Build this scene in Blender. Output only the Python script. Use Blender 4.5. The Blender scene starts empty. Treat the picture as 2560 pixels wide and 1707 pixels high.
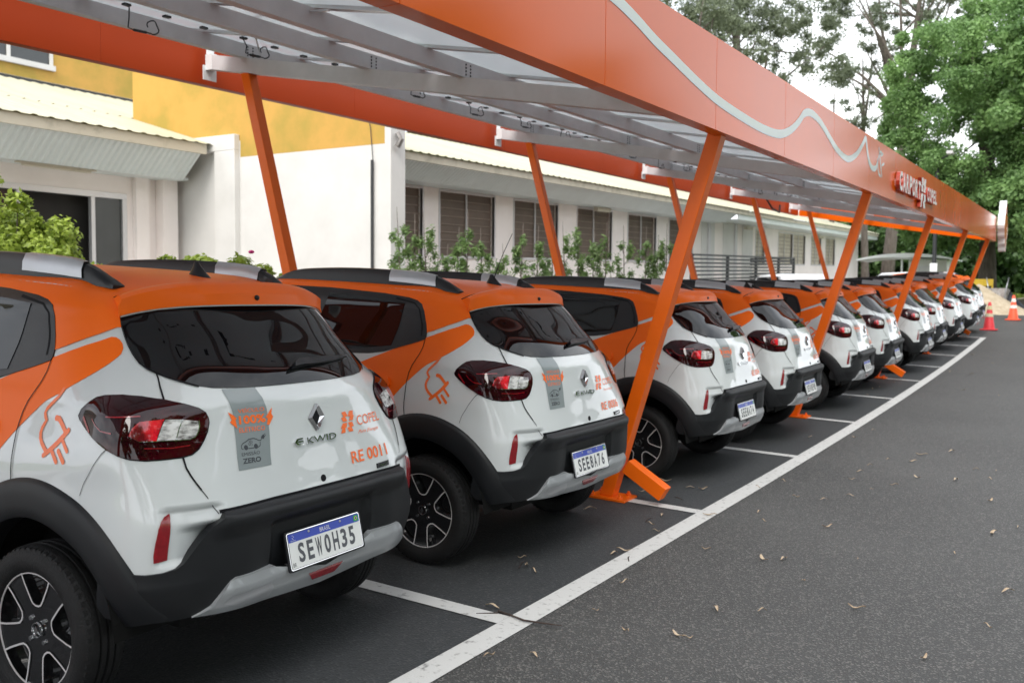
import bpy, bmesh, math, random
import numpy as np
from mathutils import Vector, Matrix
R = math.radians
random.seed(7); rng = np.random.default_rng(7)
S = bpy.context.scene
COL = S.collection
# ------------------------------------------------------------ camera, world, sun, exposure
CAMP = Vector((-3.4742, -2.1666, 1.4875))
cd = bpy.data.cameras.new('camera'); cam = bpy.data.objects.new('camera', cd); COL.objects.link(cam)
_p, _y, _r = .0572, .5506, .0082
_f = Vector((math.cos(_y)*math.cos(_p), math.sin(_y)*math.cos(_p), -math.sin(_p)))
_rt = Vector((math.sin(_y), -math.cos(_y), 0)); _up = _rt.cross(_f)
_r2 = math.cos(_r)*_rt + math.sin(_r)*_up; _u2 = -math.sin(_r)*_rt + math.cos(_r)*_up
cam.matrix_world = Matrix(((_r2.x, _u2.x, -_f.x, CAMP.x), (_r2.y, _u2.y, -_f.y, CAMP.y), (_r2.z, _u2.z, -_f.z, CAMP.z), (0, 0, 0, 1)))
cd.sensor_width = 36; cd.lens = 32.707; cd.clip_end = 3000; cd.clip_start = .05
cd.dof.use_dof = True; cd.dof.focus_distance = 3.9; cd.dof.aperture_fstop = 4.2
S.camera = cam
S.view_settings.view_transform = 'Standard'; S.view_settings.look = 'None'; S.view_settings.gamma = 1
S.view_settings.exposure = 1.15
W = bpy.data.worlds.new('World'); S.world = W; W.use_nodes = True
nt = W.node_tree; nt.nodes.clear()
out = nt.nodes.new('ShaderNodeOutputWorld'); bg = nt.nodes.new('ShaderNodeBackground')
sky = nt.nodes.new('ShaderNodeTexSky'); sky.sky_type = 'NISHITA'; sky.sun_disc = False
sky.sun_elevation = R(52); sky.sun_rotation = R(281); sky.air_density = 1.0; sky.dust_density = 3
tc = nt.nodes.new('ShaderNodeTexCoord'); mp = nt.nodes.new('ShaderNodeMapping'); mp.inputs['Scale'].default_value = (1, 1, 2.2)
nz = nt.nodes.new('ShaderNodeTexNoise'); nz.inputs['Scale'].default_value = 2.2; nz.inputs['Detail'].default_value = 6
rp = nt.nodes.new('ShaderNodeValToRGB'); rp.color_ramp.elements[0].position = .36; rp.color_ramp.elements[1].position = .66
rp.color_ramp.elements[0].color = (6.0, 6.4, 7.0, 1); rp.color_ramp.elements[1].color = (12.0, 12.2, 12.4, 1)
mx = nt.nodes.new('ShaderNodeMix'); mx.data_type = 'RGBA'; mx.inputs[0].default_value = .9
L = nt.links.new
L(tc.outputs['Generated'], mp.inputs[0]); L(mp.outputs[0], nz.inputs['Vector']); L(nz.outputs['Fac'], rp.inputs[0])
L(sky.outputs[0], mx.inputs[6]); L(rp.outputs[0], mx.inputs[7]); L(mx.outputs[2], bg.inputs[0]); L(bg.outputs[0], out.inputs[0])
bg.inputs[1].default_value = .1
sl = bpy.data.lights.new('sun', 'SUN'); sl.energy = 1.3; sl.angle = R(30); sl.color = (1, .96, .9)
so = bpy.data.objects.new('sun', sl); COL.objects.link(so)
so.location = (-12, -10, 18); so.rotation_euler = Vector((-.62, -.24, .75)).to_track_quat('Z', 'Y').to_euler()
S.render.engine = 'CYCLES'
S.cycles.max_bounces = 8; S.cycles.transparent_max_bounces = 8

# ------------------------------------------------------------ ground shape (the lot drains and rises gently)
GA, GB, GC = -.00726, .02828, .00103
def gz(x, y):
    xc = min(max(x, -8.), 30.); yc = min(max(y, -12.), 9.)
    z = GA*xc+GC*xc*xc+GB*yc
    if x > 30: z += (GA+2*GC*30)*.35*(1-math.exp(-(x-30)/8.))*8
    return z
# ------------------------------------------------------------ materials
def mat(name, col, rough=.5, metal=0., coat=0., crough=.03, var=0., vscale=8., bump=0., bscale=40., spec=.5, dark=None, thr=(.35, .7), stretch=None, rvar=0., trans=0.):
    m = bpy.data.materials.new(name); m.use_nodes = True; n = m.node_tree; p = n.nodes['Principled BSDF']
    p.inputs['Base Color'].default_value = (*col, 1); p.inputs['Roughness'].default_value = rough; p.inputs['Metallic'].default_value = metal
    p.inputs['Coat Weight'].default_value = coat; p.inputs['Coat Roughness'].default_value = crough; p.inputs['Specular IOR Level'].default_value = spec
    if trans: p.inputs['Transmission Weight'].default_value = trans
    if var or bump or dark or rvar:
        t = n.nodes.new('ShaderNodeTexCoord'); mpn = n.nodes.new('ShaderNodeMapping'); n.links.new(t.outputs['Object'], mpn.inputs[0])
        if stretch: mpn.inputs['Scale'].default_value = stretch
    if var or dark or rvar:
        z = n.nodes.new('ShaderNodeTexNoise'); z.inputs['Scale'].default_value = vscale; z.inputs['Detail'].default_value = 7; z.inputs['Roughness'].default_value = .6
        n.links.new(mpn.outputs[0], z.inputs['Vector'])
        r = n.nodes.new('ShaderNodeValToRGB'); r.color_ramp.elements[0].position = thr[0]; r.color_ramp.elements[1].position = thr[1]
        c0 = dark if dark else tuple(c*(1-var) for c in col); c1 = col if dark else tuple(min(1, c*(1+var)) for c in col)
        r.color_ramp.elements[0].color = (*c0, 1); r.color_ramp.elements[1].color = (*c1, 1)
        n.links.new(z.outputs['Fac'], r.inputs[0])
        if var or dark: n.links.new(r.outputs[0], p.inputs['Base Color'])
        if rvar:
            q = n.nodes.new('ShaderNodeMapRange'); q.inputs[3].default_value = max(0, rough-rvar); q.inputs[4].default_value = min(1, rough+rvar)
            n.links.new(z.outputs['Fac'], q.inputs[0]); n.links.new(q.outputs[0], p.inputs['Roughness'])
    if bump:
        z2 = n.nodes.new('ShaderNodeTexNoise'); z2.inputs['Scale'].default_value = bscale; z2.inputs['Detail'].default_value = 4
        n.links.new(mpn.outputs[0], z2.inputs['Vector'])
        b = n.nodes.new('ShaderNodeBump'); b.inputs['Strength'].default_value = bump; b.inputs['Distance'].default_value = .01
        n.links.new(z2.outputs['Fac'], b.inputs['Height']); n.links.new(b.outputs[0], p.inputs['Normal'])
    return m
def leafmat(name, c0, c1, scale=.5, tl=.35):
    m = bpy.data.materials.new(name); m.use_nodes = True; n = m.node_tree; p = n.nodes['Principled BSDF']; o = n.nodes['Material Output']
    t = n.nodes.new('ShaderNodeTexCoord'); z = n.nodes.new('ShaderNodeTexNoise'); z.inputs['Scale'].default_value = scale; z.inputs['Detail'].default_value = 8; z.inputs['Roughness'].default_value = .75
    n.links.new(t.outputs['Object'], z.inputs['Vector'])
    r = n.nodes.new('ShaderNodeValToRGB'); r.color_ramp.elements[0].position = .33; r.color_ramp.elements[1].position = .67
    r.color_ramp.elements[0].color = (*c0, 1); r.color_ramp.elements[1].color = (*c1, 1); n.links.new(z.outputs['Fac'], r.inputs[0])
    n.links.new(r.outputs[0], p.inputs['Base Color']); p.inputs['Roughness'].default_value = .45; p.inputs['Specular IOR Level'].default_value = .35
    d = n.nodes.new('ShaderNodeBsdfTranslucent'); n.links.new(r.outputs[0], d.inputs[0]); x = n.nodes.new('ShaderNodeMixShader'); x.inputs[0].default_value = tl
    n.links.new(p.outputs[0], x.inputs[1]); n.links.new(d.outputs[0], x.inputs[2]); n.links.new(x.outputs[0], o.inputs[0])
    return m
def asphalt(name, base, spk, scale, amt, rough, bump, big=.12, lanes=False):
    m = bpy.data.materials.new(name); m.use_nodes = True; n = m.node_tree; p = n.nodes['Principled BSDF']
    t = n.nodes.new('ShaderNodeTexCoord'); z = n.nodes.new('ShaderNodeTexNoise'); z.inputs['Scale'].default_value = .55; z.inputs['Detail'].default_value = 6
    n.links.new(t.outputs['Object'], z.inputs['Vector'])
    r = n.nodes.new('ShaderNodeValToRGB'); r.color_ramp.elements[0].position = .3; r.color_ramp.elements[1].position = .75
    r.color_ramp.elements[0].color = tuple(c*(1-big) for c in base)+(1,); r.color_ramp.elements[1].color = tuple(c*(1+big) for c in base)+(1,)
    n.links.new(z.outputs['Fac'], r.inputs[0])
    v = n.nodes.new('ShaderNodeTexVoronoi'); v.inputs['Scale'].default_value = scale; n.links.new(t.outputs['Object'], v.inputs['Vector'])
    s = n.nodes.new('ShaderNodeSeparateColor'); n.links.new(v.outputs['Color'], s.inputs[0])
    q = n.nodes.new('ShaderNodeValToRGB'); q.color_ramp.elements[0].position = 1-amt; q.color_ramp.elements[1].position = min(1, 1-amt+.06)
    q.color_ramp.elements[0].color = (0, 0, 0, 1); q.color_ramp.elements[1].color = (1, 1, 1, 1); n.links.new(s.outputs[0], q.inputs[0])
    q2 = n.nodes.new('ShaderNodeMapRange'); q2.inputs[1].default_value = .0; q2.inputs[2].default_value = 1; q2.inputs[3].default_value = .75; q2.inputs[4].default_value = 1.2
    n.links.new(s.outputs[1], q2.inputs[0])
    mm = n.nodes.new('ShaderNodeMix'); mm.data_type = 'RGBA'; mm.blend_type = 'MULTIPLY'; mm.inputs[0].default_value = 1
    n.links.new(r.outputs[0], mm.inputs[6]); n.links.new(q2.outputs[0], mm.inputs[7])
    x = n.nodes.new('ShaderNodeMix'); x.data_type = 'RGBA'; n.links.new(q.outputs[0], x.inputs[0]); n.links.new(mm.outputs[2], x.inputs[6]); x.inputs[7].default_value = (*spk, 1)
    n.links.new(x.outputs[2], p.inputs['Base Color']); p.inputs['Roughness'].default_value = rough
    b = n.nodes.new('ShaderNodeBump'); b.inputs['Strength'].default_value = bump; b.inputs['Distance'].default_value = .006
    n.links.new(v.outputs['Distance'], b.inputs['Height']); n.links.new(b.outputs[0], p.inputs['Normal'])
    return m
M = {}
M['road'] = asphalt('road_asphalt', (.036, .036, .035), (.125, .12, .112), 130, .20, .64, .9, .34)
M['road'].node_tree.nodes['Principled BSDF'].inputs['Specular IOR Level'].default_value = .8
M['lot'] = asphalt('lot_asphalt', (.036, .039, .042), (.06, .062, .064), 110, .12, .72, .45, .16)
M['soil'] = mat('soil', (.12, .09, .06), .95, var=.4, vscale=3, bump=.5)
M['grass'] = mat('grass_ground', (.13, .20, .055), .9, var=.35, vscale=2.5, bump=.6, bscale=25)
M['line'] = mat('road_paint_white', (.55, .55, .54), .6, dark=(.22, .22, .215), vscale=26, thr=(.30, .43), bump=.3, bscale=120)
M['white'] = mat('car_paint_white', (.62, .65, .66), .3, coat=1., crough=.02, var=.012, vscale=2)
M['wrap'] = mat('orange_vinyl', (1.0, .155, .006), .38, spec=.22, var=.03, vscale=3, bump=.02, bscale=300)
M['decal'] = mat('orange_decal', (.95, .16, .018), .35, coat=.2, crough=.08, var=.02)
M['grey'] = mat('grey_decal', (.24, .275, .285), .35, coat=.7, crough=.05, var=.03)
M['ink'] = mat('dark_ink', (.045, .05, .062), .45, coat=.3, var=.05)
M['glass'] = mat('tinted_glass', (.003, .003, .004), .012, spec=.42, rvar=.004, vscale=3)
M['black'] = mat('black_bumper_plastic', (.0075, .0085, .0105), .50, spec=.38, var=.15, vscale=6, bump=.12, bscale=900)
M['trim'] = mat('black_trim', (.0075, .008, .0105), .36, spec=.4, var=.1, vscale=5, bump=.05, bscale=500)
M['gap'] = mat('panel_gap_black', (.006, .006, .008), .7, spec=.2, var=.1)
M['void'] = mat('underbody_black', (.005, .005, .005), .9, spec=.2, var=.3, vscale=9)
M['silver'] = mat('silver_plastic', (.34, .355, .37), .33, metal=.35, coat=.2, var=.03, vscale=12)
M['satin'] = mat('satin_silver', (.42, .43, .45), .3, metal=.6, var=.03, vscale=12)
M['chrome'] = mat('chrome', (.78, .79, .80), .06, metal=1, rvar=.03, vscale=30)
M['machined'] = mat('machined_alloy', (.72, .69, .69), .3, metal=.35, var=.05, vscale=40)
M['rimblack'] = mat('gloss_black_alloy', (.008, .008, .009), .12, coat=1, var=.1)
M['tyre'] = mat('tyre_rubber', (.0075, .0075, .008), .68, spec=.35, var=.25, vscale=14, bump=.35, bscale=160)
M['lamp'] = mat('dark_red_lens', (.040, .001, .004), .03, spec=.45, dark=(.012, .001, .003), vscale=5, thr=(.4, .6), stretch=(1, 1, 3))
M['lampred'] = mat('bright_red_lens', (.85, .012, .03), .12, coat=1, crough=.02, dark=(.14, .002, .008), vscale=16, thr=(.38, .6))
M['lampclear'] = mat('clear_lens', (.80, .79, .78), .12, metal=.1, coat=.5, crough=.02, dark=(.10, .09, .09), vscale=28, thr=(.35, .6), stretch=(1, 1, 2.5))
M['reflect'] = mat('red_reflector', (.26, .004, .010), .2, coat=.7, var=.15, vscale=60)
M['plate'] = mat('plate_white', (.72, .73, .72), .4, coat=.2, var=.02)
M['blue'] = mat('plate_blue', (.016, .05, .42), .4, coat=.2, var=.04)
M['green'] = mat('flag_green', (.02, .35, .09), .4, var=.05); M['yellow'] = mat('flag_yellow', (.8, .62, .05), .4, var=.05)
M['steel'] = mat('orange_painted_steel', (.85, .14, .006), .30, spec=.33, var=.06, vscale=2.5, bump=.03, bscale=60)
M['fascia'] = mat('orange_composite_panel', (.70, .108, .003), .15, var=.06, vscale=.7, rvar=.04, spec=.20)
M['galv'] = mat('galvanised_steel', (.60, .585, .59), .5, metal=.0, var=.06, vscale=5)
M['backsheet'] = mat('panel_backsheet', (.66, .68, .70), .22, coat=.4, crough=.1, var=.04, vscale=2)
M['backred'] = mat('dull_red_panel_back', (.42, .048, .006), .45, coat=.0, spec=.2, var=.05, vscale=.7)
def panelback():
    m = M['backsheet']; n = m.node_tree; p = n.nodes['Principled BSDF']; o = n.nodes['Material Output']; d = n.nodes.new('ShaderNodeBsdfTranslucent'); d.inputs[0].default_value = (.75, .78, .80, 1)
    x = n.nodes.new('ShaderNodeMixShader'); x.inputs[0].default_value = .46; n.links.new(p.outputs[0], x.inputs[1]); n.links.new(d.outputs[0], x.inputs[2]); n.links.new(x.outputs[0], o.inputs[0])
panelback()
M['alu'] = mat('aluminium_frame', (.62, .62, .63), .35, metal=.6, var=.03)
M['cable'] = mat('black_cable', (.014, .014, .015), .5, var=.1)
M['signwhite'] = mat('white_sign_acrylic', (.80, .82, .82), .3, coat=.4, var=.02)
M['signred'] = mat('red_sign_return', (.38, .035, .012), .35, coat=.4, var=.04)
M['wave'] = mat('pale_grey_vinyl', (.52, .58, .57), .35, coat=.3, var=.02)
M['wallwhite'] = mat('white_render', (.68, .665, .64), .85, dark=(.60, .585, .56), vscale=1.3, thr=(.25, .6), bump=.12, bscale=60)
M['wallpink'] = mat('cream_render', (.90, .83, .79), .85, dark=(.80, .735, .695), vscale=1.0, thr=(.25, .6), bump=.12, bscale=60)
M['yellowwall'] = mat('ochre_render', (.58, .33, .075), .85, dark=(.40, .285, .055), vscale=1.1, thr=(.34, .60), bump=.2, bscale=50)
M['roof'] = mat('cream_roof_sheet', (.50, .475, .34), .6, dark=(.40, .375, .26), vscale=2.0, thr=(.22, .55), stretch=(1, .2, .2))
M['soffit'] = mat('grey_soffit_sheet', (.68, .73, .715), .45, var=.04, vscale=2)
M['cream'] = mat('cream_wood', (.55, .50, .40), .7, dark=(.30, .27, .2), vscale=3, thr=(.2, .5))
M['blind'] = mat('brown_blind', (.17, .125, .095), .65, dark=(.10, .075, .06), vscale=1.2, thr=(.3, .7))
M['slat'] = mat('blind_edge', (.24, .185, .15), .6, var=.1)
M['winglass'] = mat('window_glass', (.03, .035, .035), .05, spec=.6, coat=.3, var=.2, vscale=1)
M['dark'] = mat('dark_interior', (.02, .018, .016), .8, var=.4, vscale=1)
M['fence'] = mat('dark_fence_metal', (.035, .037, .04), .5, var=.1)
M['bark'] = mat('bark', (.16, .135, .115), .9, dark=(.07, .055, .045), vscale=4, thr=(.3, .65), bump=.7, bscale=12, stretch=(3, 3, .6))
M['barkp'] = mat('pale_bark', (.30, .255, .215), .85, dark=(.14, .115, .095), vscale=3, thr=(.3, .65), bump=.5, bscale=12, stretch=(3, 3, .5))
M['leaf1'] = leafmat('broadleaf_green', (.09, .18, .06), (.29, .46, .155), .9)
M['leaf2'] = leafmat('gumleaf_grey_green', (.11, .135, .09), (.23, .27, .17), .5, .4)
M['leaf3'] = leafmat('dark_forest_green', (.018, .045, .014), (.075, .145, .035), .35, .25)
M['leaf4'] = leafmat('shrub_yellow_green', (.12, .19, .03), (.50, .62, .10), 3.5)
M['leaf5'] = leafmat('podocarpus_green', (.08, .15, .05), (.26, .38, .13), 2.5, .4)
M['leafy'] = mat('dry_leaf', (.62, .53, .40), .8, dark=(.30, .20, .12), vscale=9, thr=(.35, .6))
M['twig'] = mat('twig_brown', (.07, .05, .04), .9, dark=(.03, .02, .018), vscale=40)
M['pink'] = mat('pink_flower', (.75, .03, .25), .6, var=.1)
M['cone'] = mat('orange_cone_plastic', (.85, .10, .035), .45, var=.08, vscale=8)
M['conered'] = mat('faded_red_cone_plastic', (.62, .035, .045), .5, var=.15, vscale=8)
M['band'] = mat('cone_band', (.80, .78, .70), .45, var=.06); M['bandy'] = mat('worn_cone_band', (.62, .55, .22), .5, dark=(.5, .45, .4), vscale=10)
M['sand'] = mat('sand', (.50, .42, .31), .95, dark=(.36, .29, .20), vscale=6, bump=.6, bscale=60)
M['barrow'] = mat('barrow_metal', (.30, .29, .28), .5, metal=.4, dark=(.15, .12, .10), vscale=8)
M['tarp'] = mat('dark_blue_tarp', (.03, .035, .05), .6, var=.3, vscale=4)
M['yel'] = mat('yellow_barrier_plastic', (.75, .50, .04), .45, var=.08)
M['concrete'] = mat('concrete_kerb', (.42, .41, .39), .9, var=.15, vscale=4)
M['carwhite'] = mat('van_paint_white', (.78, .79, .80), .3, coat=.8, var=.01)
M['teal'] = mat('teal_fabric', (.03, .16, .15), .7, var=.3, vscale=20)
# ------------------------------------------------------------ helpers
OFF = {}
def setp(o, label=None, cat=None, group=None, kind=None):
    if label: o['label'] = label
    if cat: o['category'] = cat
    if group: o['group'] = group
    if kind: o['kind'] = kind
    return o
def empty(name, loc, label, cat, group=None):
    o = bpy.data.objects.new(name, None); COL.objects.link(o); o.location = loc; o.empty_display_size = .2
    OFF[o] = Vector(loc); return setp(o, label, cat, group)
class MB:
    def __init__(s): s.v = []; s.f = []; s.n = None; s.mi = []
    def add(s, vs, fs, m=0):
        k = len(s.v); s.v += [tuple(v) for v in vs]; s.f += [tuple(i+k for i in f) for f in fs]; s.mi += [m]*len(fs); return s
    def box(s, x0, x1, y0, y1, z0, z1, m=0):
        vs = [(x0, y0, z0), (x1, y0, z0), (x1, y1, z0), (x0, y1, z0), (x0, y0, z1), (x1, y0, z1), (x1, y1, z1), (x0, y1, z1)]
        return s.add(vs, [(0, 3, 2, 1), (4, 5, 6, 7), (0, 1, 5, 4), (1, 2, 6, 5), (2, 3, 7, 6), (3, 0, 4, 7)], m)
    def hexa(s, bot, top, m=0):
        return s.add(list(bot)+list(top), [(0, 3, 2, 1), (4, 5, 6, 7), (0, 1, 5, 4), (1, 2, 6, 5), (2, 3, 7, 6), (3, 0, 4, 7)], m)
    def beam(s, p, q, w, h, up=(0, 0, 1), m=0):
        p = Vector(p); q = Vector(q); d = (q-p).normalized(); r = d.cross(Vector(up)).normalized()*w/2; u = r.cross(d).normalized()*h/2
        return s.hexa([p-r-u, p+r-u, p+r+u, p-r+u], [q-r-u, q+r-u, q+r+u, q-r+u], m)
    def tube(s, pts, rad, seg=8, m=0, caps=True):
        pts = [Vector(p) for p in pts]; n = len(pts); rs = rad if isinstance(rad, (list, tuple)) else [rad]*n
        rings = []; prev = None
        for i, p in enumerate(pts):
            d = (pts[min(i+1, n-1)]-pts[max(i-1, 0)]).normalized()
            if prev is None: a = d.orthogonal().normalized()
            else: a = (prev-d*prev.dot(d)); a = a.normalized() if a.length > 1e-6 else d.orthogonal().normalized()
            prev = a; b = d.cross(a)
            rings.append([p+(a*math.cos(t)+b*math.sin(t))*rs[i] for t in [2*math.pi*k/seg for k in range(seg)]])
        vs = [v for r in rings for v in r]; fs = []
        for i in range(n-1):
            for k in range(seg): fs.append((i*seg+k, i*seg+(k+1) % seg, (i+1)*seg+(k+1) % seg, (i+1)*seg+k))
        if caps: fs.append(tuple(range(seg-1, -1, -1))); fs.append(tuple((n-1)*seg+k for k in range(seg)))
        return s.add(vs, fs, m)
    def lathe(s, prof, o=(0, 0, 0), axis='z', seg=32, m=0):
        vs = []; fs = []; o = Vector(o); n = len(prof)
        for k in range(seg):
            t = 2*math.pi*k/seg
            for r, h in prof:
                if axis == 'z': v = Vector((r*math.cos(t), r*math.sin(t), h))
                else: v = Vector((h, r*math.cos(t), r*math.sin(t)))
                vs.append(o+v)
        for k in range(seg):
            for i in range(n-1):
                a = k*n+i; b = ((k+1) % seg)*n+i
                fs.append((a, b, b+1, a+1) if axis == 'z' else (a, b, b+1, a+1))
        return s.add(vs, fs, m)
    def sphere(s, c, r, sx=1, sy=1, sz=1, seg=12, m=0):
        prof = [(math.sin(math.pi*i/8), -math.cos(math.pi*i/8)) for i in range(9)]
        vs = []; fs = []
        for k in range(seg):
            t = 2*math.pi*k/seg
            for a, h in prof: vs.append((c[0]+r*sx*a*math.cos(t), c[1]+r*sy*a*math.sin(t), c[2]+r*sz*h))
        for k in range(seg):
            for i in range(8):
                a = k*9+i; b = ((k+1) % seg)*9+i; fs.append((a, b, b+1, a+1))
        return s.add(vs, fs, m)
    def build(s, name, mats, parent=None, smooth=False, base=None, nofix=False, bevel=0):
        off = Vector((0, 0, 0))
        if parent is not None:
            off = OFF.get(parent, off)
        elif base is not None: off = Vector(base)
        me = bpy.data.meshes.new(name)
        me.from_pydata([tuple(Vector(v)-off) for v in s.v], [], s.f)
        if not isinstance(mats, (list, tuple)): mats = [mats]
        for m_ in mats: me.materials.append(M[m_] if isinstance(m_, str) else m_)
        if len(mats) > 1: me.polygons.foreach_set('material_index', s.mi)
        if not nofix:
            bm = bmesh.new(); bm.from_mesh(me); bmesh.ops.recalc_face_normals(bm, faces=bm.faces); bm.to_mesh(me); bm.free()
        if smooth:
            me.polygons.foreach_set('use_smooth', [True]*len(me.polygons))
            if smooth != 'all': me.set_sharp_from_angle(angle=R(smooth if isinstance(smooth, (int, float)) and smooth is not True else 35))
        me.update()
        o = bpy.data.objects.new(name, me); COL.objects.link(o)
        if parent is not None: o.parent = parent; OFF[o] = off
        elif base is not None: o.location = base; OFF[o] = off
        if bevel:
            b = o.modifiers.new('bevel', 'BEVEL'); b.width = bevel; b.segments = 2; b.limit_method = 'ANGLE'; b.angle_limit = R(40)
        return o
def copy_tree(o, parent=None):
    c = o.copy(); COL.objects.link(c)
    if parent is not None: c.parent = parent
    for ch in list(o.children): copy_tree(ch, c)
    return c
# 2-D lettering as fill meshes in the unit square
_TX = {}
def text2d(s, shear=0., bold=0.):
    if (s, shear, bold) in _TX: return _TX[(s, shear, bold)]
    cu = bpy.data.curves.new('lettering', 'FONT'); cu.body = s; cu.resolution_u = 3; cu.shear = shear; cu.offset = bold
    o = bpy.data.objects.new('lettering', cu); COL.objects.link(o)
    dg = bpy.context.evaluated_depsgraph_get(); me = bpy.data.meshes.new_from_object(o.evaluated_get(dg))
    v = np.array([x.co[:2] for x in me.vertices]); f = [tuple(p.vertices) for p in me.polygons]
    bpy.data.objects.remove(o); bpy.data.curves.remove(cu); bpy.data.meshes.remove(me)
    lo, hi = v.min(0), v.max(0); v = (v-lo)/(hi-lo)
    _TX[(s, shear, bold)] = (v, f); return v, f
def poly2d(pts, step=None, holes=None):
    bm = bmesh.new(); bm.faces.new([bm.verts.new((p[0], p[1], 0)) for p in pts])
    bmesh.ops.triangulate(bm, faces=bm.faces[:])
    if step:
        xs = [p[0] for p in pts]; ys = [p[1] for p in pts]
        for ax, lo, hi in ((0, min(xs), max(xs)), (1, min(ys), max(ys))):
            k = math.ceil(lo/step+1e-6)
            while k*step < hi-1e-6:
                co = (k*step, 0, 0) if ax == 0 else (0, k*step, 0); no = (1, 0, 0) if ax == 0 else (0, 1, 0)
                bmesh.ops.bisect_plane(bm, geom=bm.verts[:]+bm.edges[:]+bm.faces[:], plane_co=co, plane_no=no, dist=1e-6); k += 1
    bmesh.ops.remove_doubles(bm, verts=bm.verts, dist=1e-5)
    bm.verts.index_update()
    v = np.array([x.co[:2] for x in bm.verts]); f = [tuple(x.index for x in q.verts) for q in bm.faces]; bm.free()
    return v, f
def ribbon2d(pts, w, sub=3, round_=True):
    raw = [np.array(p, float) for p in pts]; pts = [raw[0]]; v = []; f = []
    for q in raw[1:]:
        k = max(1, int(math.ceil(np.hypot(*(q-pts[-1]))/.05))) if np.hypot(*(raw[-1]-raw[0])) < 3 else 1; a0 = pts[-1]
        for j in range(1, k+1): pts.append(a0+(q-a0)*j/k)
    n = len(pts)
    for i, p in enumerate(pts):
        d = pts[min(i+1, n-1)]-pts[max(i-1, 0)]; d = d/np.hypot(*d); nn = np.array([-d[1], d[0]])*w/2
        v += [p-nn, p+nn]
    for i in range(n-1): f.append((2*i, 2*i+2, 2*i+3, 2*i+1))
    if round_:
        for p, s_ in ((pts[0], -1), (pts[-1], 1)):
            k = len(v); d = (pts[1]-pts[0]) if s_ < 0 else (pts[-1]-pts[-2]); a0 = math.atan2(d[1], d[0])*1.0
            for j in range(9):
                t = a0+s_*0+(-math.pi/2+math.pi*j/8) if s_ > 0 else a0+math.pi+(-math.pi/2+math.pi*j/8)
                v.append(p+np.array([math.cos(t), math.sin(t)])*w/2)
            f.append(tuple(range(k, k+9)))
    return np.array(v), f
def merge2d(*ms):
    v = []; f = []
    for a, b in ms: k = len(v); v += list(a); f += [tuple(i+k for i in q) for q in b]
    return np.array(v), f
def refine2d(m2, step=.018):
    v, f = m2; bm = bmesh.new(); vv = [bm.verts.new((p[0], p[1], 0)) for p in v]
    for x in f:
        try: bm.faces.new([vv[i] for i in x])
        except ValueError: pass
    for ax in (0, 1):
        lo, hi = v[:, ax].min(), v[:, ax].max(); k = math.ceil(lo/step+1e-6)
        while k*step < hi-1e-6:
            bmesh.ops.bisect_plane(bm, geom=bm.verts[:]+bm.edges[:]+bm.faces[:], plane_co=(k*step, 0, 0) if ax == 0 else (0, k*step, 0), plane_no=(1, 0, 0) if ax == 0 else (0, 1, 0), dist=1e-7); k += 1
    bm.verts.index_update(); w = np.array([x.co[:2] for x in bm.verts]); g = [tuple(x.index for x in q.verts) for q in bm.faces]; bm.free()
    return w, g
def quadmap(m2, q):
    v, f = m2; q = np.array(q, float); u, w = v[:, :1], v[:, 1:]
    return (1-u)*(1-w)*q[0]+u*(1-w)*q[1]+u*w*q[2]+(1-u)*w*q[3], f
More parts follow.
